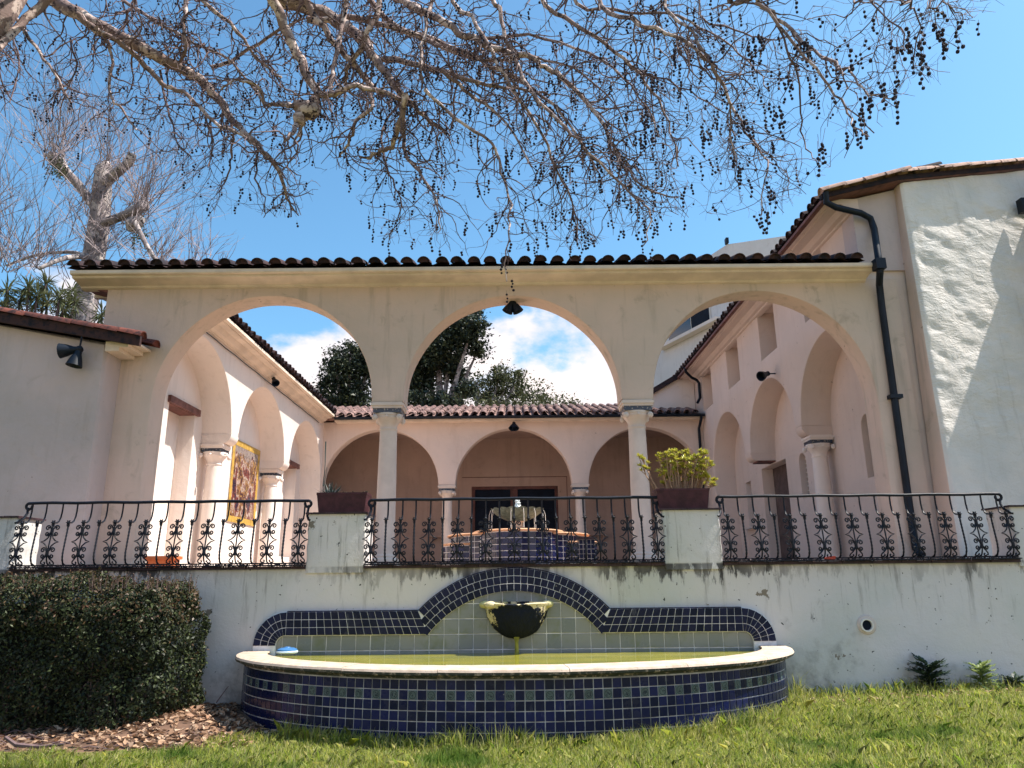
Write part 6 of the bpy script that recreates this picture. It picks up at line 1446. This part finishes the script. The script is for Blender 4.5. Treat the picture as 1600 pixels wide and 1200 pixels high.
# --- dark evergreen oaks beyond the court
M_oak = leaf_mat('oak_leaf', [(0.010, 0.020, 0.020), (0.022, 0.034, 0.024), (0.045, 0.058, 0.03), (0.10, 0.11, 0.05)], 0.5, .15)
M_oak2 = leaf_mat('olive_leaf', [(0.04, 0.05, 0.025), (0.08, 0.09, 0.04), (0.13, 0.13, 0.06)], 0.5, .2)
def crown_tree(name, label, blobs, Y, nleaf, mat, seed, loose=0.18):
    r = np.random.RandomState(seed); bx_ = P(blobs[0][0], 640, Y).x
    root = thing(name, label, 'tree', (bx_, Y, 1.7)); px_m = Y/ F
    cs = []; m = MB(); tb_ = Vector((bx_, Y, 1.7)); top = P(blobs[0][0], blobs[0][1], Y)
    m.tube([tb_, tb_.lerp(top, .5)+Vector((.3, 0, 0)), top], [0.5, .35, .12], 8)
    for (x, y, rx, ry) in blobs: c = P(x, y, Y+r.uniform(-1.5, 1.5)); cs.append((c, rx*px_m, ry*px_m)); m.tube([tb_.lerp(top, .55), tb_.lerp(top, .55).lerp(Vector(c), .6)+Vector((0, 0, .3)), c], [.2, .12, .04], 5)
    m.obj('trunk', M_bark2, root)
    P_ = []
    wts = np.array([a*b for _, a, b in cs]); wts /= wts.sum()
    for (c, a, b), wt in zip(cs, wts):
        n_cl = max(8, int(nleaf*0.62*wt/30))
        for q in range(n_cl):
            v = r.normal(0, 1, 3); v /= np.linalg.norm(v); rad_ = r.uniform(.15, 1.35)**0.7; cc = np.array([c.x+v[0]*a*rad_, c.y+v[1]*a*rad_, c.z+v[2]*b*rad_]); s = r.uniform(.10, .30)
            P_.append(cc+r.normal(0, s, (30, 3))*np.array([1, 1, .8]))
    P_ = np.concatenate(P_); leaf_cloud('crown', P_, np.tile((0, 0, .6), (len(P_), 1)), 0.17, mat, root, r, .5)
crown_tree('oak_tree', 'dark rounded evergreen seen through the left front arch', [(545, 600, 40, 42), (560, 565, 28, 30), (525, 570, 18, 22), (535, 640, 44, 30), (578, 560, 18, 34), (548, 543, 8, 10), (505, 605, 8, 16)], 44, 32000, M_oak, 1)
crown_tree('oak_tree', 'tall dark evergreen filling the left of the middle arch', [(685, 555, 42, 38), (738, 512, 20, 24), (742, 488, 8, 10), (710, 515, 30, 26), (650, 590, 26, 40), (748, 545, 14, 14), (680, 635, 46, 16), (712, 585, 18, 16), (640, 550, 20, 30), (730, 610, 16, 10), (665, 520, 26, 26)], 40, 52000, M_oak, 2)
crown_tree('olive_tree', 'loose grey green tree low in the middle arch, right of the dark evergreen', [(745, 600, 10, 14), (768, 596, 10, 12), (812, 588, 8, 8), (790, 605, 36, 26), (760, 625, 34, 22), (825, 618, 32, 20), (860, 630, 32, 13), (895, 637, 20, 7), (800, 640, 60, 14), (780, 590, 18, 16)], 46, 15000, M_oak2, 3)

# ================================================================ FAR WHITE BUILDING
fb = thing('distant_building', 'tall white building with a shuttered window behind the right wing', 'building', (14, 42, 1.7))
M_far = plaster('distant_white_plaster', (0.70, 0.67, 0.66), (0.64, 0.61, 0.60), (0.4, 0.36, 0.33), .3)
A0 = Vector((12.0, 37.5)); u1 = Vector((-0.4, 1)).normalized(); u2 = Vector((1, -0.34)).normalized(); Lf = 9.5; Lr = 10
def fb_pt(a, b, z): q = A0+u1*a+u2*b; return (q.x, q.y, z)
m = MB(); ht = 19.4; n_in = Vector((u1.y, -u1.x))
q = [fb_pt(0, 0, 0), fb_pt(Lf, 0, 0), fb_pt(Lf, Lr, 0), fb_pt(0, Lr, 0)]
m.add([(x, y, 1.5) for x, y, _ in q]+[(x, y, ht) for x, y, _ in q], [(0, 1, 2, 3), (7, 6, 5, 4)]+[(i, (i+1) % 4, (i+1) % 4+4, i+4) for i in range(4)]); m.obj('wall', M_far, fb)
def wallbox(a0, a1, z0, z1, t0, t1): 
    m = MB(); vs = []
    for z in (z0, z1):
        for a in (a0, a1):
            for t in (t0, t1): p_ = A0+u1*a-n_in*t; vs.append((p_.x, p_.y, z))
    m.add(vs, [(0, 1, 3, 2), (4, 6, 7, 5), (0, 4, 5, 1), (2, 3, 7, 6), (0, 2, 6, 4), (1, 5, 7, 3)]); return m
def a_of(x, y):  # distance along the wall seen at pixel
    best = min(np.linspace(-1, 10, 500), key=lambda a: abs(proj(((A0+u1*a).x, (A0+u1*a).y, P(x, y, (A0+u1*a).y).z))[0]-x)); return best
wa, wb = a_of(1112, 500), a_of(1046, 540); wz = 15.45
wnd = wallbox(wa, wb, wz, wz+2.1, 0.02, 0.06).obj('window', M_frame, fb); mid = wa+(wb-wa)*0.42
wallbox(wa+0.1, mid, wz+0.08, wz+2.0, 0.061, 0.09).obj('shutter', M_dark, wnd); wallbox(mid+0.1, wb-0.1, wz+0.08, wz+2.0, 0.061, 0.08).obj('pane', M_glass, wnd)
wallbox(wa-1.0, wb+0.6, wz-0.22, wz-0.03, 0.02, 0.5).obj('window_sill', M_white, fb)
m = MB(); c = fb_pt(0, 0, ht); m.box((c[0]-0.1, c[1]-.2, ht+0.01), (c[0]+0.05, c[1]+.1, ht+0.32)); m.obj('vent_pipe', M_gutter, fb)
